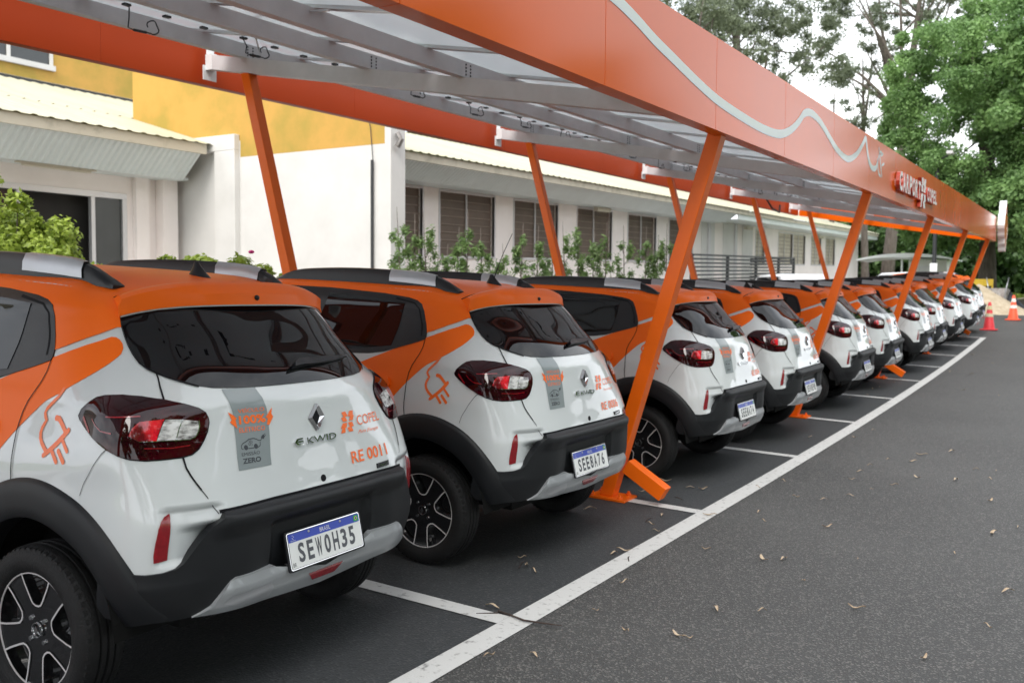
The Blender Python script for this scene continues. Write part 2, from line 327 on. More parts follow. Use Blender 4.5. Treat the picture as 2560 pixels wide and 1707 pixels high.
# ------------------------------------------------------------ car body surface: stations (a, metres round from the rear centre) x levels (b)
TA=[0,.25,.5,.68,1.05,1.37,1.94,2.6,3.2,3.8,4.25,4.62,5.0]
TB=[0,.13,.25,.37,.49,.57,.67,.77,.83,.875,.96,1.06,1.17,1.26,1.315,1.40,1.58,1.80]
def rows():
    sx=[.66,.735,.755,.765,.765,.757,.748,.712,.69,.667,.64,.615,.59,.57,.53]
    R=[
    [(0,-.50,.23),(.25,-.495,.23),(.48,-.46,.23),(.62,-.36,.23),(.67,-.16,.24),(.68,.13,.22)],
    [(0,-.567,.36),(.25,-.567,.36),(.48,-.55,.36),(.635,-.46,.36),(.73,-.19,.36),(.735,.13,.36)],
    [(0,-.592,.48),(.25,-.592,.48),(.49,-.58,.48),(.668,-.495,.48),(.755,-.19,.48),(.755,.13,.48)],
    [(0,-.605,.60),(.25,-.602,.60),(.49,-.585,.60),(.675,-.503,.60),(.765,-.19,.60),(.765,.13,.60)],
    [(0,-.598,.72),(.25,-.594,.72),(.495,-.575,.72),(.668,-.503,.72),(.765,-.19,.72),(.762,.13,.72)],
    [(0,-.580,.80),(.25,-.574,.80),(.50,-.545,.80),(.667,-.475,.80),(.757,-.19,.80),(.755,.13,.80)],
    [(0,-.560,.90),(.25,-.55,.90),(.49,-.505,.90),(.668,-.43,.90),(.745,-.19,.90),(.738,.13,.90)],
    [(0,-.533,1.0),(.25,-.52,1.0),(.48,-.465,1.0),(.66,-.385,1.0),(.715,-.15,1.0),(.705,.13,1.0)],
    [(0,-.515,1.06),(.25,-.50,1.06),(.465,-.44,1.06),(.637,-.355,1.06),(.70,-.15,1.06),(.685,.13,1.06)],
    [(0,-.488,1.10),(.25,-.475,1.10),(.46,-.41,1.10),(.60,-.325,1.10),(.68,-.14,1.10),(.665,.13,1.10)],
    [(0,-.435,1.17),(.24,-.42,1.17),(.44,-.36,1.17),(.54,-.275,1.17),(.63,-.10,1.17),(.637,.13,1.17)],
    [(0,-.345,1.25),(.24,-.335,1.25),(.43,-.275,1.25),(.51,-.195,1.25),(.58,-.04,1.25),(.61,.13,1.25)],
    [(0,-.262,1.33),(.23,-.255,1.33),(.41,-.205,1.33),(.49,-.13,1.33),(.55,.0,1.33),(.588,.15,1.33)],
    [(0,-.205,1.385),(.23,-.195,1.385),(.40,-.14,1.385),(.47,-.07,1.385),(.53,.03,1.385),(.57,.16,1.39)],
    [(0,-.16,1.425),(.22,-.15,1.423),(.38,-.09,1.418),(.45,-.02,1.417),(.50,.07,1.42),(.535,.17,1.435)],
    [(0,-.08,1.455),(.2,-.07,1.453),(.33,-.02,1.449),(.38,.04,1.45),(.42,.12,1.458),(.45,.2,1.47)],
    [(0,.08,1.488),(.12,.08,1.486),(.2,.1,1.485),(.24,.13,1.486),(.27,.18,1.49),(.29,.25,1.496)],
    [(0,.30,1.506)]*6]
    side=[.22,.36,.48,.60,.72,.80,.90,1.0,1.06,1.10,1.17,1.25,1.33,1.395,1.45]
    y6,y7,y8=.7,1.35,1.9
    front=[
    [(.66,2.45,.22),(.58,2.90,.22),(.35,3.02,.22),(0,3.04,.22)],
    [(.735,2.5,.36),(.65,2.97,.36),(.38,3.10,.36),(0,3.12,.36)],
    [(.755,2.5,.48),(.66,2.98,.48),(.4,3.11,.48),(0,3.13,.48)],
    [(.765,2.5,.60),(.66,2.98,.60),(.4,3.11,.60),(0,3.13,.60)],
    [(.765,2.5,.72),(.66,2.97,.72),(.4,3.10,.72),(0,3.12,.72)],
    [(.757,2.5,.80),(.66,2.95,.79),(.4,3.08,.79),(0,3.10,.80)],
    [(.74,2.45,.88),(.63,2.82,.88),(.38,3.0,.88),(0,3.04,.89)],
    [(.68,2.35,.95),(.58,2.6,.96),(.35,2.75,.97),(0,2.8,.98)],
    [(.65,2.25,1.0),(.52,2.42,1.01),(.33,2.5,1.02),(0,2.53,1.03)],
    [(.625,2.13,1.08),(.5,2.27,1.09),(.3,2.37,1.1),(0,2.41,1.10)],
    [(.60,2.0,1.16),(.48,2.13,1.17),(.28,2.24,1.18),(0,2.29,1.18)],
    [(.575,1.9,1.24),(.46,1.98,1.25),(.27,2.09,1.26),(0,2.14,1.26)],
    [(.555,1.8,1.32),(.44,1.84,1.33),(.26,1.93,1.34),(0,1.98,1.34)],
    [(.535,1.68,1.38),(.43,1.72,1.39),(.25,1.79,1.40),(0,1.83,1.41)],
    [(.50,1.6,1.42),(.40,1.62,1.43),(.23,1.68,1.445),(0,1.71,1.455)],
    [(.42,1.42,1.46),(.33,1.48,1.47),(.2,1.53,1.48),(0,1.55,1.487)],
    [(.27,1.3,1.495),(.2,1.33,1.498),(.12,1.36,1.5),(0,1.38,1.505)],
    [(0,1.15,1.515)]*4]
    yy8=[1.9]*9+[1.85,1.8,1.7,1.6,1.5,1.42]
    for i in range(15):
        R[i]+= [(sx[i],y6,side[i]),(sx[i],y7,side[i]+(.006 if i>12 else 0)),(sx[i]-(.01 if i>8 else 0),yy8[i],side[i]-(.005 if i>11 else 0))]
    R[15]+=[(.46,.7,1.485),(.46,1.15,1.487),(.44,1.32,1.478)]
    R[16]+=[(.30,.7,1.508),(.30,1.0,1.508),(.29,1.2,1.503)]
    R[17]=[(0,.30,1.506)]*6+[(0,.5,1.514),(0,.85,1.52),(0,1.1,1.517)]
    for i in range(18): R[i]=list(R[i])+front[i]
    return np.array(R,float)
NET=rows()
def _tang(t,P):
    # P: (n,...) -> tangents
    t=np.array(t); n=len(t); T=np.zeros_like(P)
    sh=(-1,)+(1,)*(P.ndim-1)
    d=(P[1:]-P[:-1])/(t[1:]-t[:-1]).reshape(sh)
    h0=(t[1:-1]-t[:-2]).reshape(sh); h1=(t[2:]-t[1:-1]).reshape(sh)
    T[1:-1]=(h1*d[:-1]+h0*d[1:])/(h0+h1)
    T[0]=d[0]; T[-1]=d[-1]
    return T
# stations direction tangents with mirror at ends
def _ext():
    M=NET.copy(); m=np.array([-1,1,1])
    left=NET[:,1:2]*m; right=NET[:,-2:-1]*m
    return np.concatenate([left,NET,right],1)
EX=_ext(); TAX=[-.25]+TA+[5.38]
TAN=np.swapaxes(_tang(TAX,np.swapaxes(EX,0,1)),0,1)[:,1:-1]
def _herm(u,h,p0,p1,m0,m1):
    u2=u*u;u3=u2*u
    return (2*u3-3*u2+1)*p0+(u3-2*u2+u)*h*m0+(-2*u3+3*u2)*p1+(u3-u2)*h*m1
def surf(a,b):
    a=np.atleast_1d(np.asarray(a,float)); b=np.atleast_1d(np.asarray(b,float))
    a=np.where(a>5,a-10,np.where(a<-5,a+10,a)); sg=np.where(a<0,-1.,1.); A=np.clip(np.abs(a),0,TA[-1]-1e-6); B=np.clip(b,0,TB[-1]-1e-6)
    ta=np.array(TA); tb=np.array(TB)
    i=np.clip(np.searchsorted(ta,A,side='right')-1,0,len(ta)-2); j=np.clip(np.searchsorted(tb,B,side='right')-1,0,len(tb)-2)
    ha=(ta[i+1]-ta[i])[:,None]; u=((A-ta[i])[:,None])/ha
    hb=(tb[j+1]-tb[j])[:,None]; v=((B-tb[j])[:,None])/hb
    n=len(tb)
    C=[_herm(u,ha,NET[r,i],NET[r,i+1],TAN[r,i],TAN[r,i+1]) for r in (np.clip(j-1,0,n-1),j,j+1,np.clip(j+2,0,n-1))]
    tm=tb[np.clip(j-1,0,n-1)][:,None]; t0=tb[j][:,None]; t1=tb[j+1][:,None]; t2=tb[np.clip(j+2,0,n-1)][:,None]
    d01=(C[2]-C[1])/(t1-t0)
    dm=np.where(j[:,None]>0,(C[1]-C[0])/np.where(t0>tm,t0-tm,1),d01); dp=np.where(j[:,None]<n-2,(C[3]-C[2])/np.where(t2>t1,t2-t1,1),d01)
    h_m=np.where(j[:,None]>0,t0-tm,t1-t0); h_p=np.where(j[:,None]<n-2,t2-t1,t1-t0); h=t1-t0
    m0=(h*dm+h_m*d01)/(h+h_m); m1=(h_p*d01+h*dp)/(h+h_p)
    P=_herm(v,h,C[1],C[2],m0,m1)
    P[:,0]*=sg
    return P
def normal(a,b,e=2e-3):
    a=np.atleast_1d(np.asarray(a,float)); b=np.atleast_1d(np.asarray(b,float))
    A0=a; B0=np.clip(b,e,TB[-1]-2*e)
    N=np.cross(surf(A0+e,B0)-surf(A0-e,B0),surf(A0,B0+e)-surf(A0,B0-e))
    return N/np.maximum(np.linalg.norm(N,axis=1,keepdims=True),1e-12)
def sst(x, a, b):
    t = np.clip((x-a)/(b-a), 0, 1); return t*t*(3-2*t)
def body_off(a, b):
    x = np.abs(a)
    # recessed pocket inboard of the rear reflectors
    w = sst(x, .705, .645)*sst(x, .46, .52)*sst(b, .33, .36)*sst(b, .530, .512)
    lic = sst(x, .66, .50)*sst(b, .09, .12)*sst(b, .47, .44)
    return -.016*w-.05*lic
BODY = [1.]
def S3(a, b, off=0.):
    a = np.atleast_1d(np.asarray(a, float)); b = np.atleast_1d(np.asarray(b, float))
    o = off(a, b) if callable(off) else off
    return surf(a, b)+normal(a, b)*(body_off(a, b)*(BODY[0])+o)[:, None]
def N3(a, b, off=0., e=2e-3):
    A0 = a; B0 = np.clip(b, e, TB[-1]-2*e)
    n = np.cross(S3(A0+e, B0, off)-S3(A0-e, B0, off), S3(A0, B0+e, off)-S3(A0, B0-e, off))
    return n/np.maximum(np.linalg.norm(n, axis=1, keepdims=True), 1e-12)
def patch(name, m2, m, parent, off=.0015, skirt=None, lab=None, link=True):
    v, f = m2; a, b = v[:, 0], v[:, 1]
    P = S3(a, b, off); Nn = N3(a, b, off)
    # orientation
    vs = [tuple(p) for p in P]; fs = [list(x) for x in f]; nn = [tuple(x) for x in Nn]
    out_f = []
    for x in fs:
        p = [P[i] for i in x]; c = np.cross(p[1]-p[0], p[2]-p[0])
        if len(x) > 3 and np.linalg.norm(c) < 1e-12: c = np.cross(p[2]-p[0], p[3]-p[0])
        out_f.append(x[::-1] if np.dot(c, Nn[x[0]]) < 0 else x)
    fs = out_f
    if skirt is not None:
        from collections import Counter
        ec = Counter(); dr = {}
        for x in fs:
            for i in range(len(x)):
                e = (x[i], x[(i+1) % len(x)]); k = tuple(sorted(e)); ec[k] += 1; dr[k] = e
        inner = surf(a, b)+normal(a, b)*(body_off(a, b)*BODY[0]+skirt)[:, None]
        bd = [dr[k] for k, c in ec.items() if c == 1]
        for (i, j) in bd:
            k = len(vs); q = [P[i], P[j], inner[j], inner[i]]
            en = np.cross(q[1]-q[0], Nn[i]); en = en/max(np.linalg.norm(en), 1e-9)
            vs += [tuple(x) for x in q]; nn += [tuple(en)]*4; fs.append([k+1, k, k+3, k+2])
    me = bpy.data.meshes.new(name); me.from_pydata(vs, [], [tuple(x) for x in fs]); me.materials.append(M[m])
    me.polygons.foreach_set('use_smooth', [True]*len(me.polygons))
    me.normals_split_custom_set_from_vertices(nn); me.update()
    o = bpy.data.objects.new(name, me)
    if link: COL.objects.link(o)
    o.parent = parent
    if lab: o['label'] = lab
    return o
def mir(pts): return [(-p[0], p[1]) for p in pts]
def sym(left, close=True):      # left chain listed from a=0 side to a=0 side is mirrored to the right
    return left+[(-p[0], p[1]) for p in reversed(left) if abs(p[0]) > 1e-6]
def both(fn):
    for s in (-1, 1): fn(s)
def sg(pts, s): return [(abs(p[0])*s if True else 0, p[1]) for p in pts]
glassL = [(0, 1.27), (-.15, 1.268), (-.333, 1.258), (-.45, 1.245), (-.56, 1.225), (-.66, 1.205), (-.754, 1.182), (-.764, 1.136), (-.761, 1.093), (-.753, 1.056), (-.741, 1.021), (-.721, .99), (-.682, .966), (-.643, .951), (-.591, .934), (-.538, .917), (-.476, .900), (-.426, .891), (-.33, .886), (-.12, .884), (0, .884)]
edgeL = [p for p in glassL if p[0] <= -.333]
def make_car(loc, extras):
    root = empty('parked_car', (0, 0, 0), extras['label'], 'car', 'white and orange cars parked in a row')
    # white shell
    As = np.concatenate([np.arange(0, 1.6, .02), np.arange(1.6, 5.0, .045), [5.0]])
    As = np.concatenate([-As[::-1], As[1:]])
    tb = np.concatenate([np.linspace(0, .60, 44), np.arange(.615, 1.34, .0165), np.linspace(1.35, 1.7999, 16)])
    aa, bb = np.meshgrid(As, tb, indexing='ij'); aa = aa.ravel(); bb = bb.ravel()
    x_ = np.abs(aa); bm_ = .155-.12*sst(x_, .95, 1.35)
    bb = np.where(bb < .60, bm_+(bb/.60)*(.60-bm_), bb)
    P = S3(aa, bb); Nn = N3(aa, bb); nA, nB = len(As), len(tb)
    fs = []
    for i in range(nA-1):
        for j in range(nB-1):
            q = (i*nB+j, (i+1)*nB+j, (i+1)*nB+j+1, i*nB+j+1)
            c = P[list(q)].mean(0)
            if tb[j] > 1.37: continue
            if abs(c[0]) > .55 and (math.hypot(c[1], c[2]-.285) < .43 or math.hypot(c[1]-2.423, c[2]-.285) < .43): continue
            if c[2] < .42 and abs(c[0]) > .55 and (abs(c[1]) < .43 or abs(c[1]-2.423) < .43): continue
            fs.append(q)
    me = bpy.data.meshes.new('body'); me.from_pydata([tuple(p) for p in P], [], fs); me.materials.append(M['white'])
    me.polygons.foreach_set('use_smooth', [True]*len(fs)); me.normals_split_custom_set_from_vertices([tuple(x) for x in Nn]); me.update()
    bod = bpy.data.objects.new('body', me); COL.objects.link(bod); bod.parent = root
    # underbody and wheel wells
    ub = MB(); ub.box(-.50, .50, -.40, 2.95, .30, .80); ub.box(-.64, .64, .45, 1.95, .24, .5)
    ub.box(-.58, .58, -.46, -.40, .42, .60)
    for y in (0, 2.423):
        for s in (-1, 1):
            seg = 20; vs = []; f2 = []
            for k in range(seg+1):
                t = R(6)+R(168)*k/seg
                for x in (.48, .755): vs.append((s*x, y+.395*math.cos(t), .285+.395*math.sin(t)))
            for k in range(seg): f2.append((2*k, 2*k+1, 2*k+3, 2*k+2))
            ub.add(vs, f2)
    ub.build('underbody', 'void', root)
    ax = MB(); ax.tube([(-.6, .0, .27), (.6, .0, .27)], .035, 8); ax.build('rear_axle', 'void', root)
    # orange wrap on the upper body and roof, stripe and swoosh on the flanks
    def upper(s):
        pts = [(0, 1.7999), (0, 1.285), (-.2, 1.282), (-.36, 1.272)]+[(p[0]-.004, p[1]+.006) for p in edgeL if -1 <= p[0] and p[1] > 1.13 and p[0] < -.4]+[(-.772, 1.134), (-.801, 1.135), (-.936, 1.11), (-1.093, 1.079), (-1.236, 1.046), (-1.334, 1.019), (-1.45, 1.0), (-1.6, 1.02), (-3.3, 1.02), (-3.75, .86), (-4.22, .875), (-4.2, 1.10), (-4.22, 1.335), (-4.99, 1.335), (-4.99, 1.7999)]
        patch('roof_wrap', poly2d([(-p[0]*s, p[1]) for p in pts], .045), 'wrap', root, .003)
    both(upper)
    sw = [(-1.334, .988), (-1.227, 1.02), (-1.09, 1.051), (-.93, 1.081), (-.875, 1.091), (-.835, 1.090), (-.807, 1.080), (-.792, 1.063), (-.796, 1.043), (-.824, 1.02), (-.879, .998), (-.94, .975), (-1.029, .94), (-1.116, .902), (-1.178, .873), (-1.183, .862), (-1.205, .852), (-1.224, .849), (-1.275, .824), (-1.304, .803), (-1.349, .766), (-1.395, .722), (-1.463, .641), (-1.56, .54), (-1.70, .42), (-1.85, .32), (-2.0, .26), (-2.9, .26), (-2.8, .30), (-2.45, .47), (-2.15, .62), (-1.9, .735), (-1.728, .81), (-1.64, .851), (-1.558, .893), (-1.40, .962)]
    both(lambda s: patch('side_swoosh', poly2d([(-p[0]*s, p[1]) for p in sw], .045), 'wrap', root))
    def plug(s):
        z = lambda L: [(-p[0]*s, p[1]) for p in L]
        cable = z([(-1.190, .872), (-1.195, .858), (-1.205, .843), (-1.220, .829), (-1.238, .813), (-1.254, .798), (-1.259, .784), (-1.250, .772), (-1.239, .762), (-1.247, .750), (-1.255, .736), (-1.258, .720), (-1.253, .704), (-1.241, .689), (-1.225, .676), (-1.213, .668)])
        w = .0155
        patch('plug_decal', merge2d(ribbon2d(cable, w), ribbon2d(z([(-1.222, .652), (-1.158, .698), (-1.096, .744)]), .0165), ribbon2d(z([(-1.181, .775), (-1.162, .774), (-1.143, .762), (-1.126, .748), (-1.112, .735)]), .0185),
              ribbon2d(z([(-1.188, .678), (-1.152, .640)]), w), ribbon2d(z([(-1.135, .717), (-1.103, .680)]), w), ribbon2d(z([(-1.147, .675), (-1.116, .644)]), .0165)), 'decal', root, .0022)
    both(plug)
    # glazing
    patch('rear_window', poly2d(sym(glassL), .03), 'glass', root, lambda a, b: .004+0*a, -.004)
    ring = [(-.48, .897), (-.591, .931), (-.682, .963), (-.724, .988), (-.745, 1.019), (-.757, 1.055), (-.765, 1.093), (-.768, 1.136), (-.758, 1.18)]
    both(lambda s: patch('window_seal', ribbon2d([(-p[0]*s, p[1]) for p in ring], .007, round_=False), 'gap', root, .0045))
    fr = [(-1.338, .975), (-1.333, .993), (-1.335, 1.019), (-1.352, 1.087), (-1.367, 1.175), (-1.392, 1.232), (-1.437, 1.257), (-1.51, 1.271), (-1.7, 1.286), (-2.1, 1.297), (-2.7, 1.295), (-3.05, 1.28), (-3.3, 1.20), (-3.82, .862), (-3.6, .85), (-2.6, .845), (-1.90, .848), (-1.80, .851), (-1.711, .857), (-1.615, .875), (-1.521, .909)]
    g1 = [(-1.53, 1.232), (-1.75, 1.255), (-2.09, 1.268), (-2.16, .878), (-1.83, .876), (-1.75, .887), (-1.572, .918), (-1.556, 1.08)]
    g2 = [(-2.30, 1.27), (-2.75, 1.268), (-2.98, 1.25), (-3.2, 1.15), (-3.62, .885), (-2.32, .872)]
    def side(s):
        w = patch('side_window', poly2d([(-p[0]*s, p[1]) for p in fr], .045), 'trim', root, .005, -.003)
        patch('pane', poly2d([(-p[0]*s, p[1]) for p in g1], .045), 'glass', w, .0075, .004)
        patch('pane', poly2d([(-p[0]*s, p[1]) for p in g2], .045), 'glass', w, .0075, .004)
        patch('frame', ribbon2d([(-p[0]*s, p[1]) for p in [(-1.375, 1.0), (-1.392, 1.10), (-1.41, 1.19), (-1.455, 1.235), (-1.6, 1.262)]], .012), 'gap', w, .0055)
    both(side)
    ws = [(0, 1.315), (-.35, 1.31), (-.72, 1.285), (-.76, .86), (-.38, .84), (0, .835)]
    patch('windscreen', poly2d([(5+p[0], p[1]) for p in sym(ws)], .05), 'glass', root, .004, -.004)
    # panel gaps
    def gaps(s):
        z = lambda L: [(-p[0]*s, p[1]) for p in L]
        patch('tailgate_gap', ribbon2d(z([(-.646, .954), (-.634, .93), (-.623, .901), (-.607, .854)]), .0065, round_=False), 'gap', root, .0028)
        L1 = merge2d(ribbon2d(z([(-.574, .677), (-.573, .66), (-.571, .64), (-.563, .617), (-.553, .595), (-.540, .57)]), .006, round_=False),
                     ribbon2d(z([(-.540, .57), (-.529, .547), (-.511, .512), (-.50, .49)]), .003, round_=False))
        patch('tailgate_gap', L1, 'gap', root, .0028)
        patch('bumper_gap', ribbon2d(z([(-.857, .703), (-.890, .690), (-.926, .668), (-.955, .645), (-.975, .620), (-1.0, .585), (-1.014, .547)]), .0022, round_=False), 'gap', root, .0028)
        for L_ in ([(-1.337, .978), (-1.338, .929), (-1.352, .880), (-1.367, .842), (-1.382, .811), (-1.394, .774), (-1.394, .731), (-1.391, .700), (-1.386, .655), (-1.385, .617), (-1.382, .586), (-1.374, .549)], [(-2.22, .845), (-2.23, .6), (-2.2, .3)], [(-3.35, .845), (-3.3, .7), (-3.2, .5)]):
            patch('door_gap', ribbon2d(z(L_), .005, round_=False), 'gap', root, .0042)
        h = patch('door_handle', poly2d(z([(-1.52, .665), (-1.66, .668), (-1.68, .70), (-1.67, .735), (-1.52, .735), (-1.50, .70)]), .02), 'wrap', root, .016, .001)
        patch('door_handle', poly2d(z([(-2.42, .665), (-2.56, .668), (-2.58, .70), (-2.57, .735), (-2.42, .735), (-2.40, .70)]), .02), 'white', root, .016, .001)
    both(gaps)
    # tail lamps
    lamp = [(-1.046, .793), (-1.038, .813), (-1.020, .826), (-.99, .842), (-.951, .857), (-.89, .866), (-.777, .870), (-.684, .865), (-.607, .853), (-.551, .837), (-.511, .822), (-.488, .807), (-.479, .790), (-.477, .775), (-.487, .747), (-.506, .719), (-.525, .697), (-.548, .682), (-.577, .676), (-.63, .674), (-.689, .674), (-.747, .679), (-.794, .688), (-.858, .705), (-.929, .731), (-.993, .760), (-1.035, .781)]
    cx_ = np.mean([p[0] for p in lamp]); cy_ = np.mean([p[1] for p in lamp])
    def tail(s):
        z = lambda L: [(-p[0]*s, p[1]) for p in L]
        rim = [(cx_+(p[0]-cx_)*1.018, cy_+(p[1]-cy_)*1.035) for p in lamp]
        t = patch('tail_light', poly2d(z(lamp), .02), 'lamp', root, lambda a, b: .004+.009*(1-np.clip(((np.abs(a)+cx_)/.30)**2+((b-cy_)/.11)**2, 0, 1)), -.002)
        patch('seal', poly2d(z(rim), .02), 'gap', t, .0022, 0)
        o2 = lambda a, b: .0052+.009*(1-np.clip(((np.abs(a)+cx_)/.30)**2+((b-cy_)/.11)**2, 0, 1))
        patch('red_reflector_block', poly2d(z([(-.71, .766), (-.682, .786), (-.609, .791), (-.640, .727), (-.69, .728), (-.725, .745)]), .02), 'lampred', t, o2, 0)
        patch('clear_block', poly2d(z([(-.607, .790), (-.56, .788), (-.513, .780), (-.513, .762), (-.519, .745), (-.530, .732), (-.546, .727), (-.638, .728)]), .02), 'lampclear', t, o2, 0)
        patch('chrome_bead', merge2d(ribbon2d(z([(-.69, .7275), (-.638, .7265), (-.546, .7255), (-.528, .732), (-.517, .748), (-.511, .765), (-.511, .781)]), .0028), ribbon2d(z([(-.560, .787), (-.573, .757), (-.585, .727)]), .0022)), 'chrome', t, lambda a, b: o2(a, b)+.0012)
        for L_, w_ in (([(-.93, .79), (-.90, .773), (-.86, .757), (-.80, .752)], .004), ([(-1.005, .79), (-.975, .77), (-.952, .75)], .010), ([(-.68, .708), (-.60, .704), (-.55, .708)], .003), ([(-.83, .80), (-.76, .80), (-.68, .802)], .004)):
            patch('inner_glint', ribbon2d(z(L_), w_), 'reflect', t, lambda a, b: o2(a, b)+.0004)
        patch('reflector', poly2d(z([(-.700, .357), (-.702, .380), (-.700, .420), (-.694, .465), (-.684, .488), (-.672, .502), (-.652, .512), (-.655, .43), (-.657, .36)]), .015), 'reflect', root, .004, -.004)
    both(tail)
    # black bumper with licence recess
    BODY[0] = 0.
    bt = [(0, .498), (-.25, .4975), (-.488, .494), (-.499, .475), (-.53, .457), (-.562, .426), (-.601, .368), (-.615, .347), (-.635, .333), (-.672, .324), (-.726, .320), (-.90, .324), (-.93, .20), (-.90, .165), (-.81, .158), (-.68, .157), (-.59, .162), (-.45, .17), (-.324, .165), (0, .145)]
    def boff(a, b):
        x = np.abs(a)
        lip = sst(b, .405, .462)*sst(b, .4985, .474)*sst(x, .56, .46)
        rec = sst(x, .285, .262)*sst(b, .21, .225)*sst(b, .425, .405)
        rec2 = sst(x, .42, .27)*sst(b, .20, .24)*sst(b, .455, .425)
        corner = sst(x, .45, .75)*sst(b, .31, .27)
        return .008+.024*lip-.024*rec-.012*rec2+.006*corner
    bp = patch('rear_bumper', poly2d(sym(bt), .022), 'black', root, boff, -.035)
    sk = [(0, .206), (-.208, .213), (-.247, .249), (-.262, .262), (-.279, .269), (-.456, .272), (-.474, .264), (-.486, .252), (-.536, .192), (-.565, .176), (-.59, .165), (-.52, .162), (-.324, .155), (0, .134)]
    so_ = lambda a, b: .012+.012*sst(b, .27, .235)*sst(b, .13, .20)
    sp = patch('skid_plate', poly2d(sym(sk), .022), 'silver', bp, so_, -.01)
    patch('fog_lamp', poly2d([(-.095, .196), (.095, .196), (.062, .163), (-.062, .163)], .03), 'reflect', bp, lambda a, b: so_(a, b)+.003, .02)
    patch('shadow_gap', ribbon2d([(-.503, .4965), (-.25, .5005), (0, .501), (.25, .5005), (.503, .4965)], .012, round_=False), 'gap', root, .003)
    patch('skid_pad', poly2d([(-.50, .196), (-.47, .215), (-.29, .215), (-.275, .195), (-.29, .165), (-.44, .172)], .03), 'satin', bp, lambda a, b: so_(a, b)+.0015)
    BODY[0] = 1.
    # sills and front bumper
    both(lambda s: patch('sill_cladding', poly2d([(s*1.70, .30), (s*3.15, .30), (s*3.25, .04), (s*1.60, .04)], .05), 'black', root, .010, -.02))
    fb = [(0, .40), (-.7, .40), (-1.0, .30), (-1.0, .03), (0, .03)]
    patch('front_bumper', poly2d([(5+p[0], p[1]) for p in sym(fb)], .05), 'black', root, .010, -.02)
    patch('front_grille', poly2d([(4.45, .57), (5.55, .57), (5.5, .48), (4.5, .48)], .05), 'gap', root, .012, -.01)
    for s in (-1, 1):
        patch('headlight', poly2d([(s*4.48, .62), (s*4.12, .64), (s*4.10, .58), (s*4.45, .52)], .04), 'lampclear', root, .008, -.005)
    # wheel arch flares
    def inv_side(y, z, s):
        a = (y+1.24)*1.0; a = np.where(y > 2.5, 3.85+(y-2.5)*1.0, a); a = np.where(y < -.1, 1.12+(y+.1)*.9, a); b = np.clip((z-.22)*1.03, .02, .7)
        for _ in range(14):
            Pp = surf(a, b); Pa = (surf(a+1e-3, b)-Pp)/1e-3; Pb = (surf(a, b+1e-3)-Pp)/1e-3
            ry = y-Pp[:, 1]; rz = z-Pp[:, 2]; det = Pa[:, 1]*Pb[:, 2]-Pa[:, 2]*Pb[:, 1]; det = np.where(np.abs(det) < 1e-4, 1e-4, det)
            da = (ry*Pb[:, 2]-rz*Pb[:, 1])/det; db = (Pa[:, 1]*rz-Pa[:, 2]*ry)/det
            a = np.clip(a+np.clip(da, -.1, .1), .4, 4.9); b = np.clip(b+np.clip(db, -.08, .08), .0, 1.2)
        return a, b
    for yc in (0, 2.423):
        for s in (-1, 1):
            th = np.linspace(R(2) if yc == 0 else R(4), R(167), 57); rings = []
            prof = [(.517, .0), (.512, .010), (.497, .016), (.465, .018), (.425, .018), (.398, .015), (.386, .008)]
            for r_, o_ in prof:
                yy = yc+r_*np.cos(th)*(1.0); zz = np.maximum(.285+r_*np.sin(th), .235)
                yy = np.clip(yy, -.505, 2.9); zz = np.where(yy < -.39, np.maximum(zz, .374), zz)
                a, b = inv_side(yy, zz, 1)
                Pq = S3(a, b, o_); rings.append(Pq)
            r_ = .386; last = rings[-1].copy(); last[:, 0] -= .09; rings.append(last)
            V = np.concatenate(rings); V[:, 0] *= s; n = len(th)
            mb = MB(); fs = [(i*n+k, i*n+k+1, (i+1)*n+k+1, (i+1)*n+k) for i in range(len(rings)-1) for k in range(n-1)]
            mb.add(V, fs); mb.build('wheel_arch', 'black', root, smooth=50)
    # spoiler
    ts = np.linspace(-1, 1, 37)
    def sp_prof(t):
        x = .525*t; q = abs(t); e = q**2.6; e3 = q**6
        seam = (x*.94, -.115+.055*e, 1.474-.040*e-.018*e3); r1 = (x*.985, -.192+.085*e, 1.462-.040*e-.018*e3)
        r1a = (x*.97, -.16+.07*e, 1.476-.045*e-.018*e3)
        r2 = (x, -.226+.125*e, 1.432-.035*e-.03*e3); bt_ = (x*1.0, -.238+.130*e, 1.390-.020*e-.024*e3); inn = (x*.95, -.175+.11*e, 1.378-.020*e-.03*e3)
        return [(x*.92, -.07+.05*e, 1.455-.035*e-.018*e3), seam, r1a, r1, r2, bt_, inn]
    pr = [sp_prof(t) for t in ts]; m_ = len(pr[0]); mb = MB()
    mb.add([p for q in pr for p in q], [(i*m_+j, (i+1)*m_+j, (i+1)*m_+j+1, i*m_+j+1) for i in range(36) for j in range(m_-1)]+[tuple(range(m_)), tuple(36*m_+j for j in range(m_))])
    spo = mb.build('spoiler', 'wrap', root, smooth=28)
    mb = MB(); mb.tube([(q[0][0], q[0][1]-.004, q[0][2]+.004) for q in pr], .003, 5); mb.build('seam', 'gap', spo, smooth=True)
    mb = MB(); mb.tube([(q[5][0]*.985, q[5][1]+.004, q[5][2]-.003) for q in pr], .0035, 6); mb.build('trim_strip', 'white', spo, smooth=True)
    mb = MB(); mb.sphere((0, -.232, 1.415), .012, 1, .8, .9); mb.build('washer_nozzle', 'trim', spo, smooth='all')
